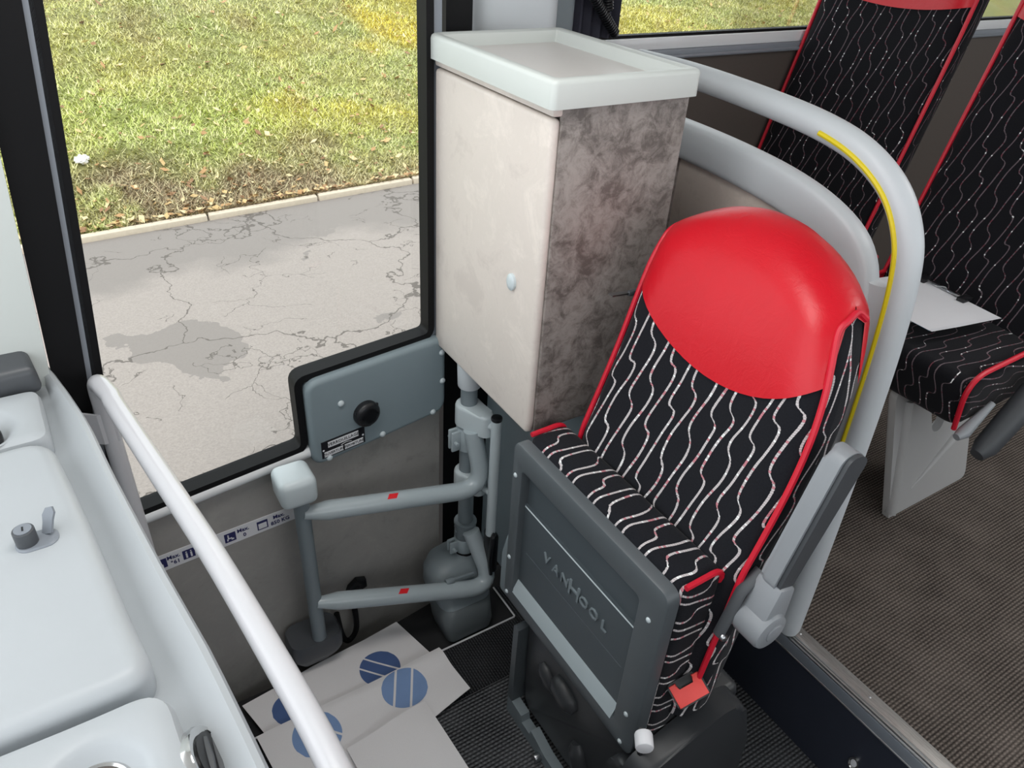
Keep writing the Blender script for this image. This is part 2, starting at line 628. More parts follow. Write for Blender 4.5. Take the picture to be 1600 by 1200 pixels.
def lettering(name, body, size, mat, parent, origin, xdir, ydir, ext=0.0004, align='CENTER', shear=0.0, bold=0.0):
    cu = bpy.data.curves.new('letters', 'FONT')
    cu.body = body
    cu.size = size
    cu.extrude = ext
    cu.align_x = align
    cu.align_y = 'CENTER'
    cu.offset = bold
    cu.resolution_u = 2
    t = bpy.data.objects.new('letters', cu)
    C.objects.link(t)
    dg = bpy.context.evaluated_depsgraph_get()
    me = bpy.data.meshes.new_from_object(t.evaluated_get(dg))
    C.objects.unlink(t)
    bpy.data.objects.remove(t)
    x, y = V(xdir).normalized(), V(ydir).normalized()
    z = x.cross(y)
    bm = B()
    bm.from_mesh(me)
    o = V(origin)
    for v in bm.verts:
        q = v.co.copy()
        v.co = o + x*q.x + y*q.y + z*q.z
    return finish(name, bm, mat, parent, smooth=0, recalc=False)

def blocks(bm, rects, frame, h0, h1):
    for a0, a1, b0, b1 in rects:
        prism(bm, [(a0, b0), (a1, b0), (a1, b1), (a0, b1)], h0, h1, frame=frame)
    return bm

# door plane: s runs along the bus, h is height, d is how far it stands into the bus
DK, DY = 0.14, 1.3454
def dp(s, h, d=0.0):
    return V((s, DY+DK*s-d, h))
DN = V((DK, -1, 0)).normalized()        # towards the inside
DX = V((1, DK, 0)).normalized()

# ------------------------------------------------------------------ outside
GZ = -0.75
def kerb_y(x):
    return 6.40+0.085*(x-0.13)
bm = B()
box(bm, (-14, 1.75, GZ-0.2), (26, 8.5, GZ))
tag(finish('pavement', bm, M['asphalt'], smooth=0), 'grey cracked asphalt pavement between the bus and the grass', 'pavement', kind='structure')

kerb = thing('kerb', 'pale stone kerb edging along the foot of the grass bank', 'kerb', (0, kerb_y(0), GZ), kind='structure')
for i in range(-4, 18):
    x0 = 1.16+i*1.0
    bm = B()
    y0, y1 = kerb_y(x0), kerb_y(x0+0.985)
    dz = random.uniform(-0.004, 0.006)
    hexa(bm, [(x0, y0, GZ-0.05), (x0+0.985, y1, GZ-0.05), (x0+0.985, y1+0.07, GZ-0.05), (x0, y0+0.07, GZ-0.05),
              (x0, y0, GZ+0.05+dz), (x0+0.985, y1, GZ+0.05+dz), (x0+0.985, y1+0.07, GZ+0.055+dz), (x0, y0+0.07, GZ+0.055+dz)], 0.012, 2)
    finish('kerb_stone', bm, M['kerb'], kerb)

rng = np.random.default_rng(7)
def vnoise(x, y, f, seed):
    r = np.random.default_rng(seed)
    G = r.random((64, 64))
    X, Y = x*f, y*f
    i, j = np.floor(X).astype(int), np.floor(Y).astype(int)
    a, b = X-i, Y-j
    a, b = a*a*(3-2*a), b*b*(3-2*b)
    i0, j0, i1, j1 = i % 64, j % 64, (i+1) % 64, (j+1) % 64
    return (G[i0, j0]*(1-a)+G[i1, j0]*a)*(1-b)+(G[i0, j1]*(1-a)+G[i1, j1]*a)*b
def fbm(x, y, f, seed, o=3):
    t = 0
    s = 0
    for k in range(o):
        t = t+vnoise(x, y, f*2**k, seed+k)*0.5**k
        s += 0.5**k
    return t/s
def bank_z(x, y):
    d = np.maximum(0, y-(6.47+0.085*(x-0.13)))
    return GZ+0.035+0.27*d*np.minimum(1, 0.45+d*0.5)+(fbm(x, y, 1.1, 3)-0.5)*0.16*np.minimum(1, d*2)+(fbm(x, y, 5, 9)-0.5)*0.06*np.minimum(1, d*3)

GREEN, LIME, OLIVE, MOSS, STRAW, BROWN = [np.array(s2l(c)[:3]) for c in
    ((168, 178, 116), (178, 196, 96), (196, 188, 116), (218, 198, 72), (220, 210, 168), (140, 120, 100))]
def tint(x, y, r):
    d = y-(6.47+0.085*(x-0.13))
    n1, n2, n3 = fbm(x, y, 0.9, 21), fbm(x, y, 2.3, 31), fbm(x, y, 0.6, 41)
    c = GREEN[None]*(1-n2[:, None])+OLIVE[None]*n2[:, None]
    lush = np.clip((1-np.abs(d-1.4)/1.2), 0, 1)*np.clip(1.2-0.5*np.abs(x/np.maximum(y, 1)-0.12)*6, 0, 1)
    c = c+(LIME[None]-c)*(0.75*lush*np.clip(n1*1.5, 0, 1))[:, None]
    m = np.clip((n1-0.5)*7, 0, 1)*np.clip((x/y-0.2)*6, 0.1, 1)*np.clip(1.5-x/y*1.2, 0.3, 1)*np.clip(d-0.7, 0, 1)
    c = c+(MOSS[None]-c)*(0.85*m)[:, None]
    br = np.clip((n3+0.4*n2-0.86)*6, 0, 1)
    edge = np.clip(1-d/0.75, 0, 1)*np.clip((n2-0.32)*4, 0, 1)
    spot = np.exp(-((x-0.62)**2/0.25+(d-0.75)**2/0.06))
    k = np.clip(br*0.6+edge*0.75+spot*0.9, 0, 0.9)
    c = c+(BROWN[None]*1.1-c)*k[:, None]
    st = r < 0.34
    c = np.where(st[:, None], c*0.4+STRAW[None]*0.6, c)
    return np.minimum(0.9, c*(0.9+0.55*((r*7.13) % 1))[:, None])

def mesh_np(name, verts, faces, cols, mat):
    me = bpy.data.meshes.new(name)
    k = faces.shape[1]
    me.vertices.add(len(verts))
    me.vertices.foreach_set('co', verts.astype(np.float32).ravel())
    me.loops.add(faces.size)
    me.loops.foreach_set('vertex_index', faces.astype(np.int32).ravel())
    me.polygons.add(len(faces))
    me.polygons.foreach_set('loop_start', np.arange(0, faces.size, k, dtype=np.int32))
    me.polygons.foreach_set('loop_total', np.full(len(faces), k, dtype=np.int32))
    me.update(calc_edges=True)
    a = me.attributes.new('tint', 'FLOAT_COLOR', 'POINT')
    a.data.foreach_set('color', np.concatenate([cols, np.ones((len(cols), 1))], 1).astype(np.float32).ravel())
    me.materials.append(mat)
    o = bpy.data.objects.new(name, me)
    C.objects.link(o)
    return o

nx, ny = 300, 130
gx, gy = np.meshgrid(np.linspace(-5, 25, nx), np.linspace(0, 1, ny), indexing='ij')
gy = kerb_y(gx)+0.06+gy**1.3*9.0
gz = bank_z(gx, gy)
ver = np.stack([gx, gy, gz], -1).reshape(-1, 3)
idx = np.arange(nx*ny).reshape(nx, ny)
fac = np.stack([idx[:-1, :-1], idx[1:, :-1], idx[1:, 1:], idx[:-1, 1:]], -1).reshape(-1, 4)
o = mesh_np('grass_bank', ver, fac, tint(ver[:, 0], ver[:, 1], np.full(len(ver), 0.5))*0.5, M['soil'])
o.data.shade_smooth()
tag(o, 'sloping grassy bank rising beyond the kerb', 'bank', kind='structure')

def blades(n, lo, hi, wid, flatness):
    y = 6.5+(rng.random(n)**1.15)*6.5
    x = (-0.12+rng.random(n)*1.62)*y
    y = np.maximum(y, kerb_y(x)+0.09)
    z = bank_z(x, y)
    a = rng.random(n)*2*PI
    L = lo+(hi-lo)*rng.random(n)
    lean = flatness+0.5*rng.random(n)
    dx, dy = np.cos(a), np.sin(a)
    px, py = -dy*wid*0.5, dx*wid*0.5
    v0 = np.stack([x-px, y-py, z-0.004], 1)
    v1 = np.stack([x+px, y+py, z-0.004], 1)
    v2 = np.stack([x+dx*L*lean, y+dy*L*lean, z+L*np.sqrt(np.maximum(0.04, 1-lean**2*0.75))], 1)
    ver = np.stack([v0, v1, v2], 1).reshape(-1, 3)
    r = rng.random(n)
    return ver, np.repeat(tint(x, y, r), 3, 0)
v, c = blades(300000, 0.03, 0.085, 0.013, 0.72)
fa = np.arange(len(v)).reshape(-1, 3)
o = mesh_np('grass', v, fa, c, M['blade'])
tag(o, 'short patchy green and yellow grass covering the bank', 'grass', kind='stuff')
# fallen leaves
n = 3000
y = 6.5+rng.random(n)**2.6*5.5
x = (-0.1+rng.random(n)*1.6)*y
y = np.maximum(y, kerb_y(x)+0.10)
z = bank_z(x, y)+0.015+0.03*rng.random(n)
a = rng.random(n)*2*PI
s = 0.018+0.03*rng.random(n)
t1, t2 = rng.normal(0, 0.35, n), rng.normal(0, 0.35, n)
ca, sa = np.cos(a)*s, np.sin(a)*s
v = np.stack([np.stack([x+ca, y+sa, z+t1*s], 1), np.stack([x-sa*0.55, y+ca*0.55, z+t2*s*0.6], 1),
              np.stack([x-ca, y-sa, z-t1*s], 1), np.stack([x+sa*0.55, y-ca*0.55, z-t2*s*0.6], 1)], 1).reshape(-1, 3)
lc = np.array([s2l(q)[:3] for q in ((198, 168, 120), (176, 138, 98), (214, 192, 150), (146, 112, 84))])[rng.integers(0, 4, n)]
o = mesh_np('fallen_leaves', v, np.arange(len(v)).reshape(-1, 4), np.repeat(lc, 4, 0), M['blade'])
tag(o, 'dry fallen leaves scattered in the grass above the kerb', 'leaves', kind='stuff')
# crumpled litter in the grass
bm = B()
bmesh.ops.create_icosphere(bm, subdivisions=3, radius=0.045)
lx, ly = 0.371, 7.461
lz = float(bank_z(np.array([lx]), np.array([ly]))[0])+0.05
for v_ in bm.verts:
    k = 1+random.uniform(-0.28, 0.28)
    v_.co = V((v_.co.x*k*1.2+lx, v_.co.y*k+ly, v_.co.z*k*0.8+lz))
tag(finish('litter', bm, M['paper'], smooth=15), 'small crumpled white paper litter lying in the green grass', 'litter')

# ------------------------------------------------------------------ bus shell
FZ = 0.295
flo = thing('floor', 'dark ribbed carpet floor of the entrance well', 'floor', (0.4, 0.8, 0), kind='structure')
bm = B(); box(bm, (-1.4, -0.95, -0.12), (1.3, 1.314, -0.012)); finish('subfloor', bm, M['dark_mat'], flo)
bm = B(); box(bm, (-1.4, -0.95, -0.012), (1.284, 1.028, 0.0)); finish('carpet', bm, M['carpet_entry'], flo)
bm = B(); box(bm, (-1.4, 1.030, -0.012), (0.865, 1.185, 0.0)); finish('carpet', bm, M['carpet_entry_fine'], flo)
bm = B(); box(bm, (0.872, 1.030, -0.012), (1.284, 1.31, 0.0)); finish('carpet', bm, M['carpet_entry_fine'], flo)
bm = B()
tube(bm, fillet([(-0.6, 1.187, 0.0), (0.868, 1.187, 0.0), (0.868, 1.312, 0.0)], 0.006, 3), 0.0028, 6)
finish('carpet_edge', bm, M['label_white'], flo)
bm = B(); box(bm, (-1.4, 1.20, -0.20), (1.3, 1.62, -0.125)); finish('door_step', bm, M['dark_mat'], flo)
bm = B(); box(bm, (1.290, -0.95, FZ-0.03), (7.0, 1.83, FZ)); tag(finish('floor', bm, M['carpet_aisle'], smooth=0), 'brown grey ribbed carpet of the raised passenger aisle', 'floor', kind='structure')
bm = B(); box(bm, (1.285, -0.95, -0.12), (1.32, 1.78, FZ-0.031))
tag(finish('wall_step', bm, M['riser'], smooth=0), 'dark navy riser of the step up to the aisle', 'riser', kind='structure')
nose = thing('trim_1', 'brushed aluminium nosing along the edge of the aisle step', 'nosing', (1.28, 0.0, FZ), kind='structure')
bm = B(); box(bm, (1.276, -0.95, FZ-0.037), (1.286, 0.69, FZ-0.002), 0.002); finish('front_face', bm, M['grey_strip'], nose)
bm = B(); box(bm, (1.288, -0.95, FZ-0.004), (1.332, 0.69, FZ+0.003), 0.0015); finish('tread_strip', bm, M['aluminium'], nose)
bm = B(); tube(bm, [(1.281, -0.95, FZ), (1.281, 0.69, FZ)], 0.0035, 8); tube(bm, [(1.276, -0.95, FZ-0.036), (1.276, 0.69, FZ-0.036)], 0.0025, 8); tube(bm, [(1.294, -0.95, FZ+0.003), (1.294, 0.69, FZ+0.003)], 0.0022, 8)
finish('bright_bead', bm, M['steel'], nose)
for yy in (0.60, 0.40, 0.20):
    bm = B(); dome(bm, (1.313, yy, FZ+0.002), 0.004, (0, 0, 1)); finish('screw', bm, M['steel'], nose)
lamp = thing('step_lamp', 'small chrome oval courtesy lamp on the dark step riser', 'lamp', (1.285, 0.355, 0.118))
bm = B()
for rr, x0, m in ((0.022, 1.285, None),):
    loft(bm, [[V((x0-h, 0.355+math.cos(t)*rr*q*0.62, 0.12+math.sin(t)*rr*q)) for t in [2*PI*k/20 for k in range(20)]] for h, q in ((0.0, 1), (0.006, 0.95), (0.007, 0.75), (0.003, 0.66))])
finish('bezel', bm, M['chrome'], lamp)
bm = B(); loft(bm, [[V((1.285-h, 0.355+math.cos(t)*0.022*q*0.62, 0.12+math.sin(t)*0.022*q)) for t in [2*PI*k/16 for k in range(16)]] for h, q in ((0.002, 0.62), (0.005, 0.5), (0.006, 0.2))]); finish('lens', bm, M['label_white'], lamp)

# ceiling, far walls (out of frame, they shape the daylight)
bm = B(); box(bm, (-0.80, -0.98, 2.26), (7.0, 1.9, 2.31))
cei = tag(finish('ceiling', bm, M['ceiling'], smooth=0), 'pale flat bus ceiling above the aisle', 'ceiling', kind='structure')
for (x, y, sx, sy) in ((0.25, 0.80, 0.9, 0.35), (2.8, 0.25, 1.6, 0.3)):
    t = thing('fill_lamp', 'added fill lamp under the ceiling over the %s' % ('entrance' if x < 2 else 'aisle'), 'lamp', (x, y, 2.26), 'added fill lamps')  # unseen lamp bodies added to go with the fill lights
    bm = B(); ring_prism(bm, rrect(x-sx/2-0.03, x+sx/2+0.03, y-sy/2-0.03, y+sy/2+0.03, 0.02), rrect(x-sx/2, x+sx/2, y-sy/2, y+sy/2, 0.01), 2.235, 2.26, lambda a, b, h: V((a, b, h)))
    finish('fill_lamp_frame', bm, M['white_plastic'], t)
bm = B(); box(bm, (-1.25, -0.98, -0.1), (7.0, -0.95, 1.2)); box(bm, (-1.25, -0.98, 2.05), (7.0, -0.95, 2.3))
for x in (-0.55, 1.2, 2.9, 4.6, 6.9):
    box(bm, (x, -0.98, 1.2), (x+0.1, -0.95, 2.05))
tag(finish('wall_left', bm, M['brown_wall'], smooth=0), 'driver side wall of the bus with a band of windows', 'wall', kind='structure')
bm = B(); box(bm, (7.0, -0.98, 0.2), (7.05, 1.9, 2.3)); tag(finish('wall_back', bm, M['brown_wall'], smooth=0), 'rear wall of the passenger cabin', 'wall', kind='structure')

# side wall by the passenger seats, its window
WY = 1.80
bm = B(); box(bm, (1.12, WY, FZ-0.3), (7.0, WY+0.05, 1.385)); box(bm, (1.12, WY, 2.1), (7.0, WY+0.05, 2.3))
tag(finish('wall_right', bm, M['brown_wall'], smooth=0), 'dark brown lining of the side wall under the passenger window', 'wall', kind='structure')
win = thing('window_1', 'passenger side window over the dark brown wall lining', 'window', (3, WY, 1.4), kind='structure')
bm = B(); box(bm, (1.15, WY-0.012, 1.385), (7.0, WY+0.03, 1.412), 0.004); tube(bm, [(1.15, WY-0.014, 1.392), (7, WY-0.014, 1.392)], 0.006, 8)
finish('lower_frame', bm, M['grey_strip'], win)
bm = B(); box(bm, (1.15, WY-0.004, 1.412), (7.0, WY+0.03, 1.445), 0.003); finish('sill', bm, M['white_paint'], win)
bm = B(); box(bm, (1.15, WY+0.006, 1.445), (7.0, WY+0.03, 1.453)); finish('seal', bm, M['black_rubber'], win)
bm = B(); box(bm, (1.15, WY+0.018, 1.45), (7.0, WY+0.024, 2.1)); finish('pane', bm, M['glass'], win, smooth=0)

# body wall and pillar between the door and the passenger window
bm = B()
prism(bm, rrect(0.895, 1.13, 1.56, 1.80, 0.045), 0.9, 2.26)
tag(finish('trim_2', bm, M['white_plastic']), 'white rounded body pillar behind the tall cabinet', 'pillar', kind='structure')
bm = B(); prism(bm, [(0.79, -0.18), (0.94, -0.18), (0.94, 0.9), (0.852, 1.0), (0.852, 2.26), (0.79, 2.26)], 1.50, 1.60, frame=lambda a, b, h: V((a, h, b)))
tag(finish('trim_3', bm, M['black_rubber'], smooth=0), 'black rubber hinge post between the door and the white pillar', 'post', kind='structure')
bm = B(); prism(bm, rrect(1.14, 1.27, 1.70, 1.79, 0.02), 1.2, 2.26)
tag(finish('trim_4', bm, M['grey_mid']), 'dark grey window pillar beside the curtain', 'pillar', kind='structure')
bm = B(); box(bm, (0.93, 1.04, 0.002), (0.955, 1.50, 0.836), 0.004)
tag(finish('wall_well', bm, M['plate_grey']), 'grey blue metal panel under the tall cabinet', 'wall', kind='structure')
bm = B(); box(bm, (0.955, 1.46, -0.1), (1.3, 1.50, 1.44)); box(bm, (1.285, 1.45, 0.28), (1.30, 1.80, 1.30))
tag(finish('wall_inner', bm, M['brown_wall'], smooth=0), 'dark inner wall behind the cabinet', 'wall', kind='structure')

# ------------------------------------------------------------------ the door
door = thing('door_1', 'grey entrance door with a large window beside the tall cabinet', 'door', (0.35, 1.39, -0.1), kind='structure')
bm = B(); prism(bm, [(-0.10, -0.16), (0.752, -0.16), (0.752, 0.86), (0.39, 0.86), (0.38, 0.80), (0.37, 0.672), (-0.10, 0.672)], -0.03, 0.0, frame=dp)
finish('lower_panel', bm, M['door_laminate'], door, smooth=0)
def xr(z): return -0.012+0.098*(z-1.055)
def xl(z): return -0.063+0.078*(z-1.074)
bm = B(); prism(bm, [(xl(-.1)-0.0, -0.1), (xr(0.60), 0.6), (xr(2.25), 2.25), (xl(2.25), 2.25)], -0.03, 0.02, frame=dp); finish('pillar', bm, M['black_rubber'], door, smooth=0)
bm = B(); prism(bm, [(xr(.6), .6), (xr(.6)+0.0145, .6), (xr(2.25)+0.0145, 2.25), (xr(2.25), 2.25)], -0.03, 0.012, frame=dp); finish('window_frame', bm, M['grey_strip'], door, smooth=0)
bm = B()
ribbon(bm, fillet2([(xr(2.25)+0.019, 2.25), (xr(.6878)+0.019, 0.680), (0.367, 0.680), (0.367, 0.868), (0.719, 0.868), (0.719, 2.25)], 0.022), -0.011, 0.007, -0.03, 0.012, dp)
finish('window_seal', bm, M['black_rubber'], door)
bm = B(); prism(bm, [(xr(.67)+0.01, .67), (0.74, .67), (0.74, 2.25), (xr(2.25)+0.01, 2.25)], -0.022, -0.016, frame=dp); finish('pane', bm, M['glass'], door, smooth=0)
bm = B(); box(bm, (0, 0, 0), (1, 1, 1))
bm.free()
bm = B(); tube(bm, [dp(-0.09, 0.661, 0.003), dp(0.385, 0.661, 0.003)], 0.0155, 12); finish('sill_rail', bm, M['white_paint'], door)
bm = B(); prism(bm, [(0.724, 0.862), (0.752, 0.862), (0.752, 2.25), (0.724, 2.25)], -0.03, 0.006, frame=dp); finish('window_frame', bm, M['grey_strip'], door, smooth=0)
# lock cover plate
bm = soft_plate(fillet2([(0.57, 0.6300), (0.756, 0.638), (0.756, 0.862), (0.379, 0.862), (0.379, 0.626), (0.57, 0.6300)], 0.035, 7)[:-1], 0.0, 0.03, 0.013, 6, frame=dp)
lp_ = finish('lock_plate', bm, M['plate_grey'], door)
for (a, b) in ((0.461, 0.781), (0.565, 0.645), (0.715, 0.649), (0.42, 0.640), (0.742, 0.82), (0.744, 0.735)):
    bm = B(); dome(bm, dp(a, b, 0.03), 0.008, DN, 0.006); finish('screw', bm, M['grey_light'], lp_)
bm = B()
c0 = dp(0.522, 0.730, 0.03)
tube(bm, [c0, c0+DN*0.012, c0+DN*0.016, c0+DN*0.020, c0+DN*0.020, c0+DN*0.014, c0+DN*0.014], 0.03, 28, radii=[0.033, 0.033, 0.031, 0.026, 0.021, 0.019, 0.004])
for k in range(3):
    a = 2*PI*k/3+0.6
    e = DX*math.cos(a)*0.031+V((0, 0, 1))*math.sin(a)*0.031
    box(bm, tuple(c0+DN*0.010+e-V((.004, .003, .004))), tuple(c0+DN*0.010+e+V((.004, .003, .004))), 0.001)
finish('lock_knob', bm, M['black_plastic'], lp_)
bm = B(); prism(bm, [(0.3985+0.004, 0.645), (0.516, 0.645), (0.516, 0.692), (0.4025, 0.692)], 0.030, 0.032, frame=dp); finish('name_plate', bm, M['label_black'], lp_, smooth=0)
bm = B(); blocks(bm, [(0.419, 0.499, 0.672, 0.688), (0.408, 0.457, 0.648, 0.662), (0.461, 0.511, 0.648, 0.662)], dp, 0.032, 0.0327); finish('label_field', bm, M['label_white'], lp_, smooth=0)
for txt, cx, cz, sz in (('VERROUILLAGE', 0.459, 0.680, 0.0118), ('OUVERTURE', 0.4325, 0.655, 0.0098), ('FERMETURE', 0.486, 0.655, 0.0098)):
    lettering('lettering', txt, sz, M['label_black'], lp_, dp(cx, cz, 0.0331), DX, (0, 0, 1), 0.0003)
bm = B(); tube(bm, [dp(0.452+0.004*k, 0.6655+0.003*math.sin(k*0.45), 0.0325) for k in range(8)], 0.0006, 5); finish('arc_mark', bm, M['label_white'], lp_)
for (a, b) in ((0.407, 0.668), (0.511, 0.669)):
    bm = B(); dome(bm, dp(a, b, 0.032), 0.0026, DN); finish('rivet', bm, M['label_white'], lp_)
# capacity sticker strip
bm = B(); prism(bm, [(-0.06, 0.497), (0.335, 0.472), (0.335, 0.515), (-0.06, 0.545)], 0.0, 0.0012, frame=dp)
st = finish('capacity_sticker', bm, M['label_white'], door, smooth=0)
slope = -0.068
def sp(a, b, h):      # sticker frame: b from its own middle line
    return dp(a, 0.5015+0.0045+slope*(a-0.15)+b, h)
SX = (dp(1, slope)-dp(0, 0)).normalized()
icons = [(0.002, 'seat'), (0.062, 'stand'), (0.155, 'chair'), (0.232, 'board')]
for a, kind in icons:
    bm = B(); blocks(bm, [(a, a+0.026, -0.013, 0.013)], sp, 0.0012, 0.0018); p_ = finish('pictogram', bm, M['navy_print'], st, smooth=0)
    bm = B()
    if kind == 'seat':
        blocks(bm, [(a+0.006, a+0.010, -0.004, 0.006), (a+0.006, a+0.017, -0.006, -0.002), (a+0.014, a+0.018, -0.011, -0.003)], sp, 0.0018, 0.0022)
    elif kind == 'stand':
        blocks(bm, [(a+0.006, a+0.010, -0.010, 0.004), (a+0.0065, a+0.0095, 0.006, 0.009), (a+0.016, a+0.020, -0.010, 0.004), (a+0.0165, a+0.0195, 0.006, 0.009)], sp, 0.0018, 0.0022)
    elif kind == 'chair':
        blocks(bm, [(a+0.007, a+0.010, -0.002, 0.009), (a+0.007, a+0.017, -0.004, -0.001), (a+0.015, a+0.021, -0.008, -0.004), (a+0.005, a+0.008, -0.009, -0.003)], sp, 0.0018, 0.0022)
    else:
        blocks(bm, [(a+0.003, a+0.023, -0.010, 0.006)], sp, 0.0018, 0.0022)
    finish('figure', bm, M['label_white'], st, smooth=0)
UPZ = (0, 0, 1)
for l1, l2, a in (('Max.', '°61', 0.045), ('Max.', '0', 0.201), ('Max.', '850 KG', 0.288)):
    lettering('lettering', l1, 0.0150, M['navy_print'], st, sp(a-0.002, 0.0085, 0.0016), SX, UPZ, 0.0003, bold=0.0003)
    lettering('lettering', l2, 0.0150, M['navy_print'], st, sp(a, -0.0085, 0.0016), SX, UPZ, 0.0003, bold=0.0003)
# small black stop on the door
bm = B()
prism(bm, [(0.430, 0.112), (0.500, 0.122), (0.498, 0.150), (0.470, 0.165), (0.445, 0.150)], 0.0, 0.018, 0.006, 2, frame=dp)
tube(bm, [dp(0.468, 0.135, 0.01), dp(0.468, 0.128, 0.05)], 0.010, 12)
finish('door_stop', bm, M['black_plastic'], door)
bm = B(); tube(bm, catmull([dp(0.395, 0.10, 0.03), dp(0.40, 0.02, 0.05), dp(0.42, -0.01, 0.05), dp(0.445, 0.02, 0.045), dp(0.452, 0.10, 0.02)], 8), 0.008, 8); finish('cable_loop', bm, M['black_rubber'], door)

# ------------------------------------------------------------------ door swing mechanism
mech = thing('door_swing_mechanism', 'grey tubular swing arms and upright shaft that carry the door', 'door mechanism', (0.765, 1.322, 0.0))
CX, CY = 0.772, 1.330
bm = B(); cyl(bm, (CX, CY, 0.12), (CX, CY, 0.836), 0.021, 20); finish('shaft', bm, M['grey_mid'], mech)
bm = B(); cyl(bm, (CX, CY, 0.765), (CX, CY, 0.837), 0.029, 24, 0.004, 0.031); finish('upper_collar', bm, M['white_plastic'], mech)
def clamp(z0, z1, ex, ey, r=0.034):
    bm = B()
    d = V((ex-CX, ey-CY, 0)); L = d.length; d.normalize(); nn = V((-d.y, d.x, 0))
    out = []
    for k in range(13):
        t = PI/2+PI*k/12
        out.append(V((CX, CY, 0))+d*math.cos(t)*r+nn*math.sin(t)*r)
    for k in range(13):
        t = -PI/2+PI*k/12
        out.append(V((ex, ey, 0))+d*math.cos(t)*r*0.62+nn*math.sin(t)*r*0.62)
    prism(bm, [(p.x, p.y) for p in out], z0, z1, 0.008, 3)
    return bm
finish('pivot_clamp', clamp(0.655, 0.715, 0.785, 1.268), M['grey_light'], mech)
finish('pivot_clamp', clamp(0.445, 0.500, 0.785, 1.290), M['grey_light'], mech)
bm = B(); cyl(bm, (CX, CY, 0.255), (CX, CY, 0.305), 0.030, 24, 0.004); cyl(bm, (CX, CY, 0.303), (CX, CY, 0.315), 0.032, 24, 0.003)
for k in range(8):
    a = k*PI/4
    dome(bm, (CX+math.cos(a)*0.030, CY+math.sin(a)*0.030, 0.282), 0.004, (math.cos(a), math.sin(a), 0))
finish('shaft_nut', bm, M['grey_mid'], mech)
bm = B(); cyl(bm, (CX, CY, 0.185), (CX, CY, 0.203), 0.030, 24, 0.004); finish('rubber_boot', bm, M['black_rubber'], mech)
# split clamps of the arms
for z0, z1 in ((0.575, 0.645), (0.205, 0.255)):
    bm = B(); cyl(bm, (CX, CY, z0), (CX, CY, z1), 0.030, 24, 0.004); box(bm, (CX-0.052, CY-0.012, z0+0.006), (CX-0.02, CY-0.004, z1-0.004), 0.003); box(bm, (CX-0.052, CY+0.004, z0+0.006), (CX-0.02, CY+0.012, z1-0.004), 0.003)
    cyl(bm, (CX-0.042, CY-0.024, (z0+z1)/2), (CX-0.042, CY+0.022, (z0+z1)/2), 0.005, 8)
    finish('split_clamp', bm, M['grey_paint'], mech)
def arm_part(pts, mark):
    fp = fillet(pts, 0.085, 9)
    e0, e1 = fp[-2], fp[-1]
    fp = fp[:-1]+[e1+(e0-e1).normalized()*0.055, e1]
    bm = B(); tube(bm, fp, 0.0235, 18, radii=[0.0235]*(len(fp)-1)+[0.014]); a = finish('swing_arm', bm, M['grey_paint'], mech)
    bm = B()
    p = V(pts[2]).lerp(V(pts[1]), mark); d = (V(pts[1])-V(pts[2])).normalized()
    s = V((0, 0, 1)).cross(d).normalized()
    u = d.cross(s)
    if u.z < 0: u = -u
    camside = s if s.y < 0 else -s
    rows = []
    for q in (-0.012, 0.0, 0.012):
        rows.append([p+d*q+(camside*math.cos(t)+u*math.sin(t))*0.0240+d*0.003*k for k, t in enumerate((0.95, 1.15, 1.35, 1.55))])
    loft(bm, rows, False, False); finish('red_mark', bm, M['red_paint'], a)
    return a
arm_part([(CX-0.010, CY-0.040, 0.66), (0.786, 1.262, 0.478), (0.322, 1.293, 0.572)], 0.44)
arm_part([(CX-0.004, CY-0.040, 0.305), (0.803, 1.212, 0.140), (0.326, 1.293, 0.265)], 0.44)
bm = B(); tube(bm, [(0.324, 1.302, 0.06), (0.322, 1.302, 0.66)], 0.0185, 16); finish('door_upright', bm, M['grey_mid'], mech)
bm = B(); box(bm, (0.272, 1.262, 0.615), (0.356, 1.350, 0.690), 0.018, 4); finish('end_cap', bm, M['grey_light'], mech)
bm = B(); loft(bm, [[V((0.300+a*q, 1.32+b*q, z)) for a, b in rrect(-0.055, 0.085, -0.04, 0.055, 0.028)] for z, q in ((0.03, 0.55), (0.06, 0.9), (0.075, 1), (0.115, 1), (0.125, 0.93))]); finish('lower_mount', bm, M['dark_grey'], mech)
# pull bar
bm = B(); cyl(bm, (0.797, 1.236, 0.33), (0.797, 1.236, 0.713), 0.0135, 16); cyl(bm, (0.785, 1.275, 0.685), (0.797, 1.236, 0.690), 0.013, 14); cyl(bm, (0.785, 1.29, 0.47), (0.797, 1.236, 0.47), 0.008, 12)
pb = finish('release_bar', bm, M['grey_light'], mech)
bm = B(); cyl(bm, (0.797, 1.236, 0.711), (0.797, 1.236, 0.722), 0.0143, 18, 0.003); finish('bar_cap', bm, M['black_plastic'], pb)
bm = B(); box(bm, (0.788, 1.215, 0.19), (0.815, 1.262, 0.335), 0.010); tube(bm, catmull([(0.790, 1.212, 0.2), (0.780, 1.205, 0.26), (0.788, 1.21, 0.33), (0.80, 1.222, 0.34)], 6), 0.006, 8); finish('release_latch', bm, M['black_plastic'], mech)
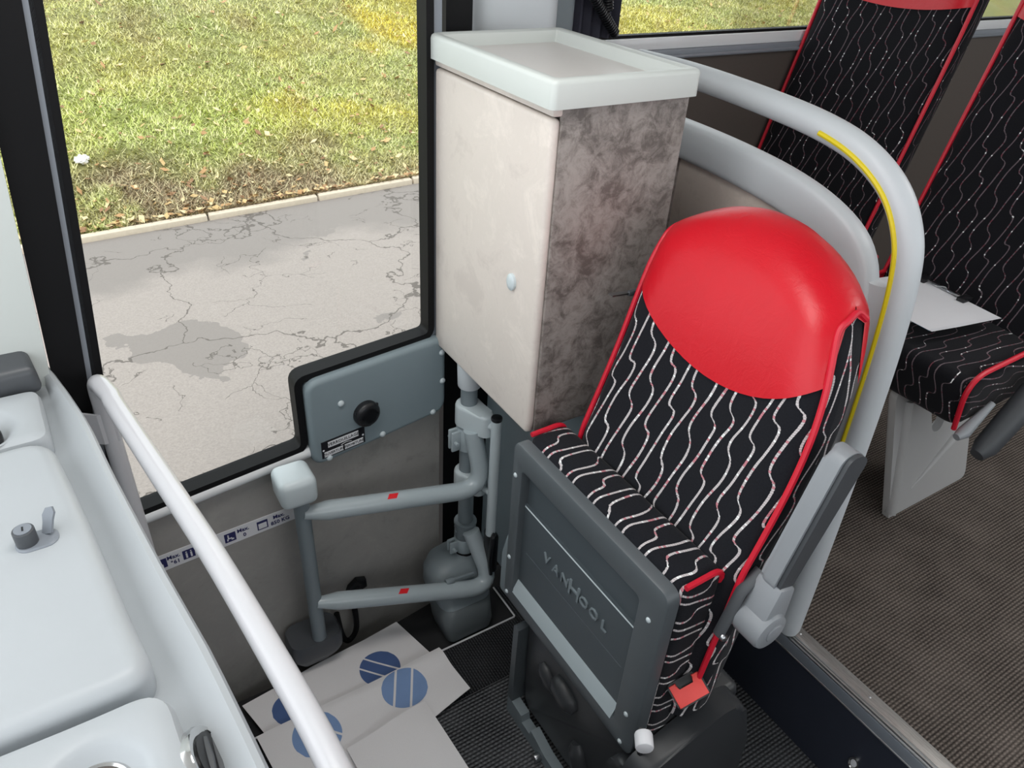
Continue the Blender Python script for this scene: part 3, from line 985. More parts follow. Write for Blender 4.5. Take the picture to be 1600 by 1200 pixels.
# foot housing
bm = B()
def foot(x0, x1, y0, y1, r, z):
    return [V((a, b, z)) for a, b in rrect(x0, x1, y0, y1, r)]
loft(bm, [foot(0.655, 0.795, 1.195, 1.305, 0.02, 0.0), foot(0.648, 0.80, 1.190, 1.31, 0.025, 0.03), foot(0.646, 0.80, 1.200, 1.33, 0.03, 0.085), foot(0.652, 0.808, 1.215, 1.36, 0.035, 0.100)])
fh = finish('foot_housing', bm, M['housing'], mech)
bm = B()
loft(bm, [foot(0.652, 0.808, 1.215, 1.37, 0.035, 0.098), foot(0.648, 0.815, 1.24, 1.38, 0.04, 0.125), foot(0.650, 0.82, 1.262, 1.385, 0.045, 0.165), foot(0.668, 0.82, 1.285, 1.385, 0.04, 0.190), foot(0.70, 0.815, 1.305, 1.38, 0.03, 0.200)])
finish('housing_cover', bm, M['grey_mid'], mech)
bm = B(); cyl(bm, (0.667, 1.245, 0.197), (0.690, 1.245, 0.197), 0.010, 12, 0.002); cyl(bm, (0.688, 1.245, 0.197), (0.755, 1.250, 0.185), 0.005, 10); finish('adjuster_bolt', bm, M['grey_mid'], mech)

# ------------------------------------------------------------------ dashboard
dash = thing('dashboard', 'white moulded dashboard with a locked lid in the left foreground', 'dashboard', (-0.2, 0.8, 0.0))
def lerp_tab(tab):
    ys = [a for a, b in tab]; xs = [b for a, b in tab]
    return lambda y: float(np.interp(y, ys, xs))
xe = lerp_tab([(0.0, 0.075), (0.2, 0.064), (0.47, 0.046), (0.613, 0.033), (0.768, 0.012), (0.99, -0.014), (1.138, -0.028), (1.24, -0.045), (1.337, -0.064)])
xd = lerp_tab([(0.0, -0.005), (0.5, -0.014), (0.6, -0.024), (0.707, -0.040), (0.874, -0.055), (0.98, -0.068), (1.084, -0.083), (1.337, -0.10)])
loops = []
for i in range(30):
    y = 0.05+1.285*i/29
    e, d = xe(y), xd(y)
    loops.append([V((-0.75, y, 0.0)), V((e-0.03, y, 0.0)), V((e-0.004, y, 0.8)), V((e, y, 1.035)), V((e, y, 1.052)), V((e-0.004, y, 1.062)), V((e-0.011, y, 1.065)), V((e-0.018, y, 1.061)),
                  V((d+0.02, y, 1.044)), V((d+0.004, y, 1.038)), V((d-0.02, y, 1.036)), V((-0.75, y, 1.036))])
bm = B(); loft(bm, loops); finish('dash_shell', bm, M['dash_white'], dash)
def edge_line(y0, y1, n, off=0.0):
    return [(xd(y0+(y1-y0)*k/n)+off, y0+(y1-y0)*k/n) for k in range(n+1)]
lid = fillet2([(-0.6, 0.592), (xd(0.592)-0.001, 0.594)] + edge_line(0.69, 1.00, 3) + [(xd(1.084), 1.088), (-0.6, 1.06), (-0.6, 0.592)], 0.042, 7)[:-1]
bm = soft_plate(lid, 1.03, 1.086, 0.020)
lidp = finish('dash_lid', bm, M['dash_white'], dash)
def ray_out(outline, c, t):
    d = V((math.cos(t), math.sin(t))); best = 9
    for i in range(len(outline)):
        a, b = V(outline[i]), V(outline[(i+1) % len(outline)])
        e = b-a; den = d.x*(-e.y)+d.y*e.x
        if abs(den) < 1e-9: continue
        w_ = a-V(c)
        s = (w_.x*(-e.y)+w_.y*e.x)/den
        u = (d.x*w_.y-d.y*w_.x)/den
        if s > 0 and -1e-6 <= u <= 1+1e-6: best = min(best, s)
    return best
def plate_bowl(outline, c, r, z0, z1, depth, n=180, bev=0.018):
    bm = B(); L = []
    R_ = [(2*PI*k/n, ray_out(outline, c, 2*PI*k/n)) for k in range(n)]
    def out(sub, z): return [V((c[0]+math.cos(t)*(q-sub), c[1]+math.sin(t)*(q-sub), z)) for t, q in R_]
    def circ(rr, z): return [V((c[0]+math.cos(t)*rr, c[1]+math.sin(t)*rr, z)) for t, q in R_]
    L = [out(0, z0), out(0, z1-bev), out(bev*0.3, z1-bev*0.3), out(bev, z1), circ(r*1.18, z1), circ(r*1.05, z1-0.002), circ(r*0.95, z1-depth*0.25), circ(r*0.72, z1-depth*0.8), circ(r*0.55, z1-depth), circ(0.004, z1-depth)]
    loft(bm, L); return bm
pod = fillet2([(-0.55, 0.15), (xd(0.15), 0.15), (xd(0.45), 0.45), (xd(0.56), 0.582), (-0.55, 0.578), (-0.55, 0.15)], 0.035, 6)[:-1]
bm = plate_bowl(pod, (-0.098, 0.498), 0.046, 1.03, 1.084, 0.022); finish('dash_pod', bm, M['dash_white'], dash)
bm = B(); cc = V((-0.100, 0.500, 1.064)); pts = [cc+V((math.cos(t)*0.032, math.sin(t)*0.032, 0)) for t in [2*PI*k/32 for k in range(33)]]; tube(bm, pts, 0.004, 8); finish('cup_ring', bm, M['chrome'], dash)
bm = B(); cyl(bm, cc+V((0, 0, -0.003)), cc+V((0, 0, 0.002)), 0.029, 24); finish('cup_insert', bm, M['brown_wall'], dash)
deck = fillet2([(-0.6, 1.066), (xd(1.094)+0.002, 1.094), (-0.085, 1.24), (-0.6, 1.245), (-0.6, 1.066)], 0.02, 5)[:-1]
bm = plate_bowl(deck, (-0.172, 1.148), 0.050, 1.03, 1.080, 0.020, bev=0.012); finish('dash_deck', bm, M['dash_white'], dash)
bm = B(); cyl(bm, (-0.172, 1.140, 1.058), (-0.170, 1.132, 1.080), 0.030, 24, 0.004); finish('air_nozzle', bm, M['black_plastic'], dash)
bm = B(); hexa(bm, [(-0.5, 1.232, 1.06), (-0.078, 1.250, 1.06), (-0.085, 1.335, 1.06), (-0.5, 1.335, 1.06), (-0.5, 1.238, 1.108), (-0.080, 1.254, 1.108), (-0.092, 1.335, 1.125), (-0.5, 1.335, 1.125)], 0.012, 4); finish('dash_block', bm, M['dark_grey'], dash)
# lock on the lid
kx, ky = -0.124, 0.860
bm = B(); loft(bm, [[V((kx+0.006+a*q, ky+b*q, z)) for a, b in rrect(-0.020, 0.028, -0.017, 0.017, 0.015)] for z, q in ((1.084, 1), (1.087, 1), (1.089, 0.9))])
lk = finish('lock_base', bm, M['grey_strip'], lidp)
bm = B(); cyl(bm, (kx, ky, 1.087), (kx, ky, 1.110), 0.0125, 24, 0.0015); finish('lock_barrel', bm, M['dark_grey'], lidp)
bm = B(); cyl(bm, (kx, ky, 1.1101), (kx, ky, 1.1112), 0.0100, 20); finish('key_face', bm, M['grey_strip'], lidp)
bm = B(); box(bm, (kx-0.001, ky-0.004, 1.111), (kx+0.001, ky+0.004, 1.1116)); finish('keyhole', bm, M['black_plastic'], lidp)
bm = B()
fl = [(-0.009, 0.0), (0.009, 0.0), (0.009, 0.016), (0.011, 0.026), (0.006, 0.034), (-0.006, 0.034), (-0.011, 0.026), (-0.009, 0.016)]
def fr_flap(a, b, h): return V((kx+0.022, ky+0.004, 1.089))+V((0.62, -0.5, 0.35))*a+V((0.30, 0.42, 0.85))*b+V((-0.5, -0.35, 0.5))*h
prism(bm, fl, -0.002, 0.002, frame=fr_flap); finish('lock_flap', bm, M['grey_strip'], lidp)
# round vent on the side
vc, va = V((-0.002, 0.490, 1.040)), V((0.88, -0.02, 0.47)).normalized()
bm = B(); tube(bm, [vc-va*0.03, vc+va*0.005, vc+va*0.009, vc+va*0.008], 0.05, 32, radii=[0.046, 0.046, 0.044, 0.042]); finish('vent_ring', bm, M['chrome'], dash)
bm = B(); tube(bm, [vc, vc+va*0.008, vc+va*0.011, vc+va*0.004, vc+va*0.004], 0.05, 32, radii=[0.0418, 0.0415, 0.036, 0.031, 0.005]); vt = finish('vent_rim', bm, M['black_plastic'], dash)
e1 = va.cross(V((0, 0, 1))).normalized(); e2 = va.cross(e1)
for q in (-0.017, 0.0, 0.017):
    hw = math.sqrt(0.030**2-q*q)
    bm = B(); tube(bm, [vc+va*0.008+e2*q-e1*hw, vc+va*0.010+e2*q, vc+va*0.008+e2*q+e1*hw], 0.005, 8, flat=0.6); finish('vent_blade', bm, M['dark_grey'], vt)

# white windscreen pillar cover above the dash
bm = B(); prism(bm, [(-0.75, 1.04), (xl(1.04)-0.002, 1.04), (xl(2.2)-0.002, 2.2), (-0.35, 2.2)], 1.30, 1.336, frame=lambda a, b, h: V((a, h, b)))
tag(finish('trim_5', bm, M['cream_white'], smooth=0), 'pale windscreen pillar cover left of the black door pillar', 'pillar', kind='structure')

# grab rail by the dash
rail = thing('grab_rail', 'white bent tube handrail running along the right of the dashboard', 'handrail', (-0.004, 1.298, 0.0))
pts = fillet([(-0.004, 1.298, 0.0), (-0.004, 1.298, 1.040), (0.0125, 1.22, 1.04)], 0.05, 8)
pts += catmull([(0.013, 1.20, 1.04), (0.0437, 0.98, 1.04), (0.070, 0.79, 1.04), (0.092, 0.585, 1.04), (0.104, 0.44, 1.04), (0.112, 0.20, 1.035)], 5)
pts += fillet([(0.113, 0.14, 1.035), (0.115, 0.02, 1.035), (0.115, 0.02, 0.0)], 0.05, 6)
bm = B(); tube(bm, pts, 0.0162, 18); finish('rail_tube', bm, M['rail_white'], rail)
bm = B(); hexa(bm, [(-0.075, 1.318, 0.905), (-0.045, 1.296, 0.905), (-0.008, 1.290, 0.900), (-0.075, 1.323, 0.905), (-0.075, 1.318, 0.972), (-0.045, 1.296, 0.972), (-0.008, 1.290, 0.972), (-0.075, 1.323, 0.972)])
bm.free()
bm = B(); prism(bm, [(-0.082, 1.318), (-0.040, 1.300), (-0.018, 1.284), (0.008, 1.284), (0.008, 1.288), (-0.016, 1.288), (-0.038, 1.305), (-0.082, 1.323)], 0.905, 0.970); finish('bracket', bm, M['rail_white'], rail, smooth=0)

# ------------------------------------------------------------------ tall cabinet
cab = thing('cabinet', 'tall narrow cabinet with beige door, stained side and white tray top', 'cabinet', (0.88, 1.24, 0.84))
bm = B(); box(bm, (0.756, 1.026, 0.842), (1.028, 1.440, 1.498)); finish('carcass', bm, M['brown_wall'], cab, smooth=0)
bm = B(); box(bm, (0.751, 1.018, 0.840), (1.030, 1.027, 1.498), 0.003); finish('side_panel', bm, M['laminate_stained'], cab)
bm = B(); hexa(bm, [(0.733, 1.022, 0.838), (0.754, 1.022, 0.838), (0.754, 1.440, 0.838), (0.733, 1.440, 0.838), (0.733, 1.022, 1.482), (0.754, 1.022, 1.482), (0.754, 1.440, 1.482), (0.733, 1.440, 1.482)], 0.009, 4)
cd = finish('cabinet_door', bm, M['laminate_door'], cab)
bm = B(); box(bm, (0.733, 1.019, 1.4855), (0.755, 1.440, 1.501), 0.005); finish('top_rail', bm, M['laminate_door'], cab)
bm = B(); loft(bm, [[V((0.734-h, 1.108+math.cos(t)*0.0135*q, 1.154+math.sin(t)*0.0175*q)) for t in [2*PI*k/20 for k in range(20)]] for h, q in ((0, 1), (0.006, 1), (0.008, 0.85), (0.009, 0.4))]); finish('door_lock', bm, M['grey_light'], cd)
# tray lid
X0, X1, Y0, Y1 = 0.722, 1.043, 1.009, 1.452
bm = B()
def rl(ins, z, r=0.012): return [V((a, b, z)) for a, b in rrect(X0+ins, X1-ins, Y0+ins, Y1-ins, max(0.003, r-ins*0.3))]
loft(bm, [rl(0.006, 1.499), rl(0.0, 1.500), rl(0.0, 1.538), rl(0.002, 1.543), rl(0.006, 1.5455), rl(0.018, 1.5455), rl(0.023, 1.543), rl(0.030, 1.526), rl(0.034, 1.522)], False)
lo_ = [bm.verts.new(p) for p in rl(0.006, 1.499)]
bm.faces.new(lo_)
bmesh.ops.remove_doubles(bm, verts=bm.verts[:], dist=1e-5)
tr_ = finish('tray_rim', bm, M['cream_white'], cab)
bm = B(); prism(bm, [(p.x, p.y) for p in rl(0.033, 0)], 1.515, 1.5222); finish('tray_base', bm, M['tray_inner'], cab)

# ------------------------------------------------------------------ partition behind the guide seat
part = thing('partition', 'beige modesty partition with white moulded frame and yellow-striped handrail', 'partition', (1.29, 1.0, FZ))
PX = 1.29
def px(a, b, h): return V((PX+h, a, b))
bm = B(); prism(bm, [(0.70, FZ), (1.45, FZ), (1.45, 1.31), (1.20, 1.31), (0.95, 1.30), (0.80, 1.26), (0.73, 1.18), (0.70, 1.05)], -0.008, 0.008, frame=px); finish('panel', bm, M['partition_panel'], part, smooth=0)
bm = B(); box(bm, (PX-0.016, 1.262, FZ), (PX+0.01, 1.29, 1.30)); finish('joint_strip', bm, M['laminate_stained'], part)
# thick moulded edge
path = catmull([(PX, 1.46, 1.330), (PX, 1.28, 1.330), (PX, 1.12, 1.325), (PX, 0.97, 1.312), (PX, 0.86, 1.288), (PX, 0.785, 1.250), (PX, 0.745, 1.19), (PX, 0.722, 1.08), (PX, 0.705, 0.9), (PX, 0.690, 0.6)], 5)
P = [V(p) for p in path]
loops = []
for i, p in enumerate(P):
    t = (P[min(i+1, len(P)-1)]-P[max(0, i-1)]).normalized()
    nn = V((1, 0, 0)).cross(t)
    f = i/(len(P)-1)
    wd = 0.041 if f < 0.55 else 0.041-0.018*(f-0.55)/0.45
    loops.append([p+V((1, 0, 0))*math.copysign(abs(math.cos(a))**0.35, math.cos(a))*0.024+nn*math.copysign(abs(math.sin(a))**0.5, math.sin(a))*wd for a in [2*PI*k/20 for k in range(20)]])
bm = B(); loft(bm, loops); finish('moulded_edge', bm, M['white_plastic'], part)
# web joining edge and post
bm = B(); prism(bm, [(p.x, p.y) for p in [V((0.755, 1.235)), V((0.735, 1.222)), V((0.712, 1.212)), V((0.685, 1.215)), V((0.662, 1.235)), V((0.64, 1.21)), V((0.63, 1.0)), V((0.625, 0.80)), V((0.70, 0.70)), V((0.72, 0.95)), V((0.735, 1.1))]], -0.016, 0.016, frame=px)
finish('web', bm, M['white_plastic'], part)
rp = catmull([(PX, 1.46, 1.462), (PX, 1.28, 1.466), (PX, 1.08, 1.460), (PX, 0.92, 1.448), (PX, 0.815, 1.425), (PX, 0.735, 1.380), (PX, 0.685, 1.315), (PX, 0.662, 1.24), (PX, 0.648, 1.12), (PX, 0.638, 0.95), (PX, 0.630, 0.70), (PX, 0.625, 0.48), (PX, 0.622, 0.32)], 7)
nrp = len(rp)
bm = B(); tube(bm, rp+[V((PX, 0.6215, 0.305)), V((PX, 0.6215, 0.299))], 0.0265, 20, radii=[0.0265]*nrp+[0.022, 0.010]); hr = finish('handrail', bm, M['white_plastic'], part)
i0 = 7*3+1
i1 = 7*10+2
ys = []
for i in range(i0, i1):
    t = (rp[i+1]-rp[i-1]).normalized()
    nn = V((1, 0, 0)).cross(t)
    if nn.z > 0: nn = -nn
    if nn.y < 0 and i > 7*6: nn = -nn
    k = -0.0255
    q = (i-i0)/(i1-i0); ofs = 0.004+0.011*q
    ys.append(rp[i]+V((-math.sqrt(0.0265**2-ofs**2), 0, 0))+nn*ofs)
bm = B(); tube(bm, ys, 0.0052, 8, flat=1.0); finish('yellow_strip', bm, M['yellow'], hr)

# ------------------------------------------------------------------ seats
def seat_back(yc, hw, zb, zt, x0, zr, sl, T, drop, bulge, zbul, wt, shift=0.0, N=26, MF=22, off=0.0, amin=-1.0, amax=1.0, jr=None, taper=0.0):
    """loft across the seat; each section runs up the front, over the top and down the rear."""
    rows = []
    avals = [math.sin(PI/2*(-1+2*i/N)) for i in range(N+1)]
    for a in avals:
        e = max(0.0, 1-abs(a)**7)**(1/2.6)
        top = zt-drop*abs(a)**2.6
        r = (T/2*e)
        L = []
        def xc(z):
            b = bulge*math.exp(-((z-zbul)/wt)**2)
            bol = -0.018*abs(a)**2.5+0.012*(1-a*a)
            lean = sl*(z-zr) if z > zr else 0.12*(z-zr)
            return x0+lean+T/2-b*(1-0.5*abs(a)**3)+bol
        def wid(z):
            f = (z-zb)/(zt-zb)
            return hw*(1-taper*max(0.0, f)**8)-0.01*max(0.0, (0.15-f))
        zz = top-max(0.004, r*0.85)
        for j in range(MF+1):
            z = zb+(zz-zb)*j/MF
            L.append(V((xc(z)-r-off*max(e, .35), yc+shift*((z-zb)/(zt-zb))**8+a*(wid(z)+off), z)))
        for j in range(1, 8):
            t = PI-PI*j/8
            z = zz+math.sin(t)*(top-zz+off)
            L.append(V((xc(z)+math.cos(t)*(r+off*max(e, .35)), yc+shift*((z-zb)/(zt-zb))**8+a*(wid(z)+off), z)))
        for j in range(MF+1):
            z = zz-(zz-zb)*j/MF
            L.append(V((xc(z)+r+off*max(e, .35), yc+shift*((z-zb)/(zt-zb))**8+a*(wid(z)+off), z)))
        rows.append(L)
    return avals, rows

def row_uv(rows):
    """across the seat by arc length, upwards by height, one entry per vertex."""
    n, m = len(rows), len(rows[0])
    U = [[0.0]*m for _ in rows]
    for j in range(m):
        for i in range(n//2+1, n):
            U[i][j] = U[i-1][j]+(rows[i][j]-rows[i-1][j]).length
        for i in range(n//2-1, -1, -1):
            U[i][j] = U[i+1][j]-(rows[i+1][j]-rows[i][j]).length
    y0 = rows[n//2][0].y
    return [(y0+U[i][j], rows[i][j].z*1.06) for i in range(n) for j in range(m)]

def cover_from(rows, zlow, zside, MF, edge=2):
    """patch of the offset surface: from zlow(y) on the front over the top to the rear;
    past the piping (the outer stations) only the part above zside."""
    def at(seg, z):
        best = min(range(len(seg)-1), key=lambda i: 0 if min(seg[i].z, seg[i+1].z)-1e-6 <= z <= max(seg[i].z, seg[i+1].z)+1e-6 else abs(seg[i].z-z)+1)
        d = seg[best+1].z-seg[best].z
        t = 0 if abs(d) < 1e-9 else (z-seg[best].z)/d
        return seg[best].lerp(seg[best+1], min(1, max(0, t)))
    bm = B(); out = []
    n = len(rows)
    for i, L in enumerate(rows):
        front, arc, rear = L[:MF+1], L[MF+1:MF+8], L[MF+8:]
        if i < edge or i > n-1-edge:
            q = min(zside, front[-1].z-0.004)
            zl = zr = q
        else:
            zl, zr = zlow(front[MF//2].y), zside-0.10
        row = [at(front, zl+(front[-1].z-zl)*k/12) for k in range(13)]
        row += [p.copy() for p in arc]
        row += [at(rear, rear[0].z+(zr-rear[0].z)*k/6) for k in range(7)]
        out.append(row)
    loft(bm, out, False, False)
    return bm, out

def side_piping(rows, k, sgn, ztop):
    def near(seg, z):
        return min(seg, key=lambda p: abs(p.z-z))
    L = rows[k]
    end = rows[0] if sgn > 0 else rows[-1]
    pts = [p+V((-0.002, 0, 0)) for p in L[2:23] if p.z < ztop-0.045]
    a, b, c = near(L[:23], ztop-0.02), near(end[:23], ztop), near(L[30:], ztop)
    pts += [a.lerp(b, 0.12)+V((-0.001, 0, 0)), a.lerp(b, 0.55)+V((0, -0.002*sgn, 0.004)), b.lerp(c, 0.15)+V((0, 0, 0.003)), b.lerp(c, 0.7)+V((0, -0.002*sgn, 0.003))]
    return catmull(pts, 5)

gs = thing('guide_seat', 'folding guide seat with red leather head cover and upturned cushion', 'seat', (0.9, 0.72, 0.0))
GY = 0.722
args = dict(yc=GY, hw=0.226, zb=0.50, zt=1.352, x0=0.806, zr=0.87, sl=0.345, T=0.138, drop=0.058, bulge=0.020, zbul=1.22, wt=0.12, taper=0.30, shift=0.06)
av, rows = seat_back(**args)
bm = B(); loft(bm, rows, True, True); finish('backrest', bm, M['fabric'], gs, uvi=row_uv(rows), smooth=60)
_, rows2 = seat_back(off=0.004, **args)
bm, cov = cover_from(rows2, lambda y: 1.112+1.75*(y-GY-0.0)**2, 1.284, 22)
hc = finish('head_cover', bm, M['leather'], gs, smooth=70)
# piping down both front edges
for side, sgn in ((2, 1), (len(rows2)-3, -1)):
    bm = B(); tube(bm, side_piping(rows2, side, sgn, 1.284), 0.0055, 8); finish('piping', bm, M['piping_red'], gs)

# folded cushion
bm = B(); box(bm, (0.716, 0.524, 0.40), (0.814, 0.990, 0.868), 0.022, 4)
def cush_uv(p, n):
    if abs(n.y) > 0.7: return (p.z+3.1, p.x)
    return (p.y, p.x+0.3*p.z)
finish('cushion', bm, M['fabric'], gs, uvf=cush_uv)
for yy, last in ((0.527, True), (0.985, False)):
    pts = fillet([(0.722, yy, 0.866), (0.806, yy, 0.870), (0.812, yy-0.0005, 0.80), (0.800, yy, 0.60)], 0.028, 7)
    bm = B(); tube(bm, pts, 0.0055, 8); finish('piping', bm, M['piping_red'], gs)
# moulded under-panel facing forward
def pf(a, b, h): return V((0.717-h, a, b))
out = rrect(0.528, 1.000, 0.393, 0.856, 0.022, 4); inn = rrect(0.592, 0.965, 0.437, 0.795, 0.010, 4)
bm = B(); ring_prism(bm, out, inn, 0.0, 0.027, pf, 0.006); sp_ = finish('under_panel', bm, M['panel_grey'], gs)
bm = B(); prism(bm, rrect(0.588, 0.969, 0.433, 0.70, 0.004, 2), 0.0, 0.011, frame=pf); prism(bm, rrect(0.588, 0.969, 0.70, 0.799, 0.004, 2), 0.0, 0.005, frame=pf)
finish('panel_inset', bm, M['panel_grey_inset'], sp_, smooth=0)
bm = B(); loft(bm, [[pf(0.598, 0.432, 0.010), pf(0.598, 0.434, 0.027), pf(0.598, 0.466, 0.012), pf(0.598, 0.468, 0.010)], [pf(0.968, 0.432, 0.010), pf(0.968, 0.434, 0.027), pf(0.968, 0.466, 0.012), pf(0.968, 0.468, 0.010)]]); finish('lower_ledge', bm, M['grey_paint'], sp_, smooth=20)  # paler grey than the panel paints in the light on this bevel
bm = B(); tube(bm, [pf(0.595, 0.696, 0.0105), pf(0.962, 0.696, 0.0105)], 0.0022, 6); finish('ridge', bm, M['grey_light'], sp_)  # pale grey line stands in for the highlight along the ridge
bm = B(); tube(bm, [pf(0.610, 0.570, 0.0105), pf(0.945, 0.570, 0.0105)], 0.0012, 6); finish('ridge', bm, M['panel_grey'], sp_)
for q, (ch, sz, up) in enumerate((('V', 0.036, 0), ('A', 0.036, 0), ('N', 0.036, 0), ('H', 0.058, 0), ('O', 0.036, 0), ('O', 0.036, 0), ('L', 0.036, 0))):
    lettering('lettering', ch, sz, M['grey_mid'], sp_, pf(0.868-q*0.0325, 0.622, 0.0125), (0, -1, 0), (0, 0, 1), 0.0022)
for a, b in ((0.985, 0.772), (0.985, 0.53), (0.56, 0.772), (0.56, 0.50), (0.985, 0.415), (0.56, 0.41)):
    bm = B(); dome(bm, pf(a, b, 0.027), 0.0055, (-1, 0, 0), 0.004); finish('screw', bm, M['grey_light'], sp_)
# hinge side bracket (far side)
bm = B(); prism(bm, fillet2([(0.70, 0.50), (0.715, 0.56), (0.78, 0.56), (0.78, 0.33), (0.735, 0.33), (0.70, 0.37), (0.70, 0.50)], 0.02, 4)[:-1], 1.004, 1.030, frame=lambda a, b, h: V((a, h, b))); finish('hinge_bracket', bm, M['grey_mid'], gs)
# base
bm = B(); box(bm, (0.735, 0.52, 0.002), (0.985, 0.945, 0.43), 0.02, 3); ba = finish('seat_base', bm, M['base_dark'], gs)
def bf(a, b, h): return V((0.735-h, a, b))
bm = B(); prism(bm, fillet2([(0.565, 0.06), (0.905, 0.06), (0.915, 0.20), (0.92, 0.36), (0.565, 0.36), (0.565, 0.06)], 0.02, 4)[:-1], 0.0, 0.018, 0.008, 3, frame=bf); finish('front_cover', bm, M['base_dark'], ba)
for pts, r in (([(0.855, 0.285), (0.795, 0.245)], 0.022), ([(0.80, 0.300), (0.72, 0.270)], 0.030), ([(0.70, 0.18), (0.66, 0.10)], 0.026)):
    pp = [bf(pts[0][0]+(pts[1][0]-pts[0][0])*k/6, pts[0][1]+(pts[1][1]-pts[0][1])*k/6, 0.016) for k in range(7)]
    bm = B(); tube(bm, pp, r, 14, radii=[r*0.55, r*0.9, r, r, r, r*0.9, r*0.55]); finish('cover_bulge', bm, M['base_dark'], ba)
bm = B(); prism(bm, [(0.925, 0.06), (0.945, 0.06), (0.945, 0.335), (0.935, 0.345), (0.925, 0.335)], 0.005, 0.045, frame=bf); finish('side_flange', bm, M['panel_grey'], ba)
bm = B(); prism(bm, [(0.50, 0.0), (0.945, 0.0), (0.945, 0.060), (0.88, 0.056), (0.875, 0.035), (0.84, 0.035), (0.835, 0.055), (0.77, 0.035), (0.50, 0.03)], 0.02, 0.045, frame=bf); finish('floor_plate', bm, M['grey_mid'], ba, smooth=0)
for a in (0.79, 0.60):
    bm = B(); cyl(bm, bf(a, 0.012, 0.045), bf(a, 0.012, 0.062), 0.011, 12, 0.003); finish('floor_bolt', bm, M['steel'], ba)
bm = B()
loft(bm, [[V((x, y, z)) for x, z in fillet2([(0.655, 0.0), (1.0, 0.0), (0.985, 0.30), (0.925, 0.480), (0.86, 0.495), (0.665, 0.425), (0.655, 0.0)], 0.035, 5)[:-1]] for y in (0.520, 0.468)])
bmesh.ops.bevel(bm, geom=[e for e in bm.edges if all(abs(v.co.y-0.468) < 1e-4 for v in e.verts)], offset=0.014, segments=3, profile=0.5, affect='EDGES')
finish('side_skirt', bm, M['base_dark'], ba)
bm = B(); prism(bm, fillet2([(0.500, 0.0), (0.575, 0.0), (0.575, 0.33), (0.555, 0.372), (0.500, 0.372), (0.50, 0.0)], 0.02, 4)[:-1], 0.0, 0.055, 0.012, 3, frame=bf); finish('front_post', bm, M['base_dark'], ba)
bm = B(); cyl(bm, (0.668, 0.495, 0.548), (0.650, 0.470, 0.548), 0.0165, 20, 0.004); kb = finish('lever_knob', bm, M['label_white'], gs); tag(kb, 'white lever knob')
bm = B(); tube(bm, catmull([(0.668, 0.500, 0.546), (0.685, 0.51, 0.50), (0.70, 0.512, 0.42), (0.71, 0.512, 0.36)], 5), 0.007, 8); finish('lever', bm, M['black_plastic'], gs)
# belt buckle
bk = V((0.766, 0.497, 0.602))
ba_, bb_ = V((0.58, 0.10, 0.81)).normalized(), V((0.0, 1, 0))
ux = V((0.86, -0.21, 0.46)).normalized(); uz = V((-0.51, -0.45, 0.74)).normalized(); uz = (uz-ux*uz.dot(ux)).normalized(); uy = ux.cross(uz)
def kf(a, b, h): return bk+ux*a+uy*b+uz*h
bm = B(); prism(bm, rrect(-0.033, 0.033, -0.024, 0.024, 0.006), -0.028, 0.0, 0.003, 2, frame=kf); bu = finish('belt_buckle', bm, M['black_plastic'], gs)
bm = B(); prism(bm, [(-0.030, 0.021), (-0.030, -0.020), (-0.016, -0.020), (-0.016, -0.006), (0.016, -0.006), (0.016, -0.020), (0.030, -0.020), (0.030, 0.021)], 0.0, 0.006, 0.002, 2, frame=kf); finish('release_button', bm, M['red_buckle'], bu)
bm = B(); tube(bm, [kf(0, -0.01, -0.02), kf(0.01, -0.01, -0.10)], 0.02, 8, flat=0.5); finish('buckle_stalk', bm, M['black_plastic'], bu)
# folded-up armrest
A0, A1 = V((0.850, 0.452, 0.875)), V((0.922, 0.452, 1.120))
ad = (A1-A0).normalized(); an = V((-ad.z, 0, ad.x)); 
def af(a, b, h): return A0+ad*a+an*b+V((0, h, 0))
LA = (A1-A0).length
bm = B(); prism(bm, fillet2([(0, -0.018), (LA, -0.030), (LA+0.012, 0.0), (LA, 0.030), (0, 0.024), (0, -0.018)], 0.016, 5)[:-1], -0.006, 0.024, 0.010, 4, frame=af); ar = finish('armrest', bm, M['arm_grey'], gs)
bm = B(); prism(bm, fillet2([(0.0, -0.016), (LA, -0.027), (LA+0.010, 0.0), (LA, 0.024), (0.0, 0.018), (0.0, -0.016)], 0.016, 5)[:-1], -0.014, -0.005, 0.003, 2, frame=af); finish('armrest_pad', bm, M['arm_dark'], ar)
PV = V((0.832, 0.45, 0.800))
bm = B(); cyl(bm, PV+V((0, -0.028, 0)), PV+V((0, 0.032, 0)), 0.036, 28, 0.008); hexa(bm, [tuple(PV+q) for q in (V((-0.03, -0.022, 0)), V((0.035, -0.022, -0.02)), V((0.035, 0.03, -0.02)), V((-0.03, 0.03, 0)))]+[tuple(A0+ad*0.01+q) for q in (an*0.02+V((0, -0.02, 0)), an*-0.02+V((0, -0.02, 0)), an*-0.02+V((0, 0.03, 0)), an*0.02+V((0, 0.03, 0)))], 0.006); ph = finish('armrest_hinge', bm, M['arm_grey'], gs)
bm = B(); cyl(bm, PV+V((0.004, -0.031, 0)), PV+V((0.004, -0.026, 0)), 0.018, 24, 0.002); finish('hinge_cap', bm, M['arm_grey'], ph)
bm = B(); tube(bm, [PV+V((-0.048, 0.036, -0.045)), PV+V((-0.022, 0.036, 0.05)), PV+V((0.012, 0.036, 0.085))], 0.011, 10, flat=0.4); finish('hinge_plate', bm, M['dark_grey'], gs)
bm = B(); dome(bm, PV+V((-0.046, 0.026, -0.04)), 0.007, (0, -1, 0), 0.006); finish('screw', bm, M['steel'], gs)
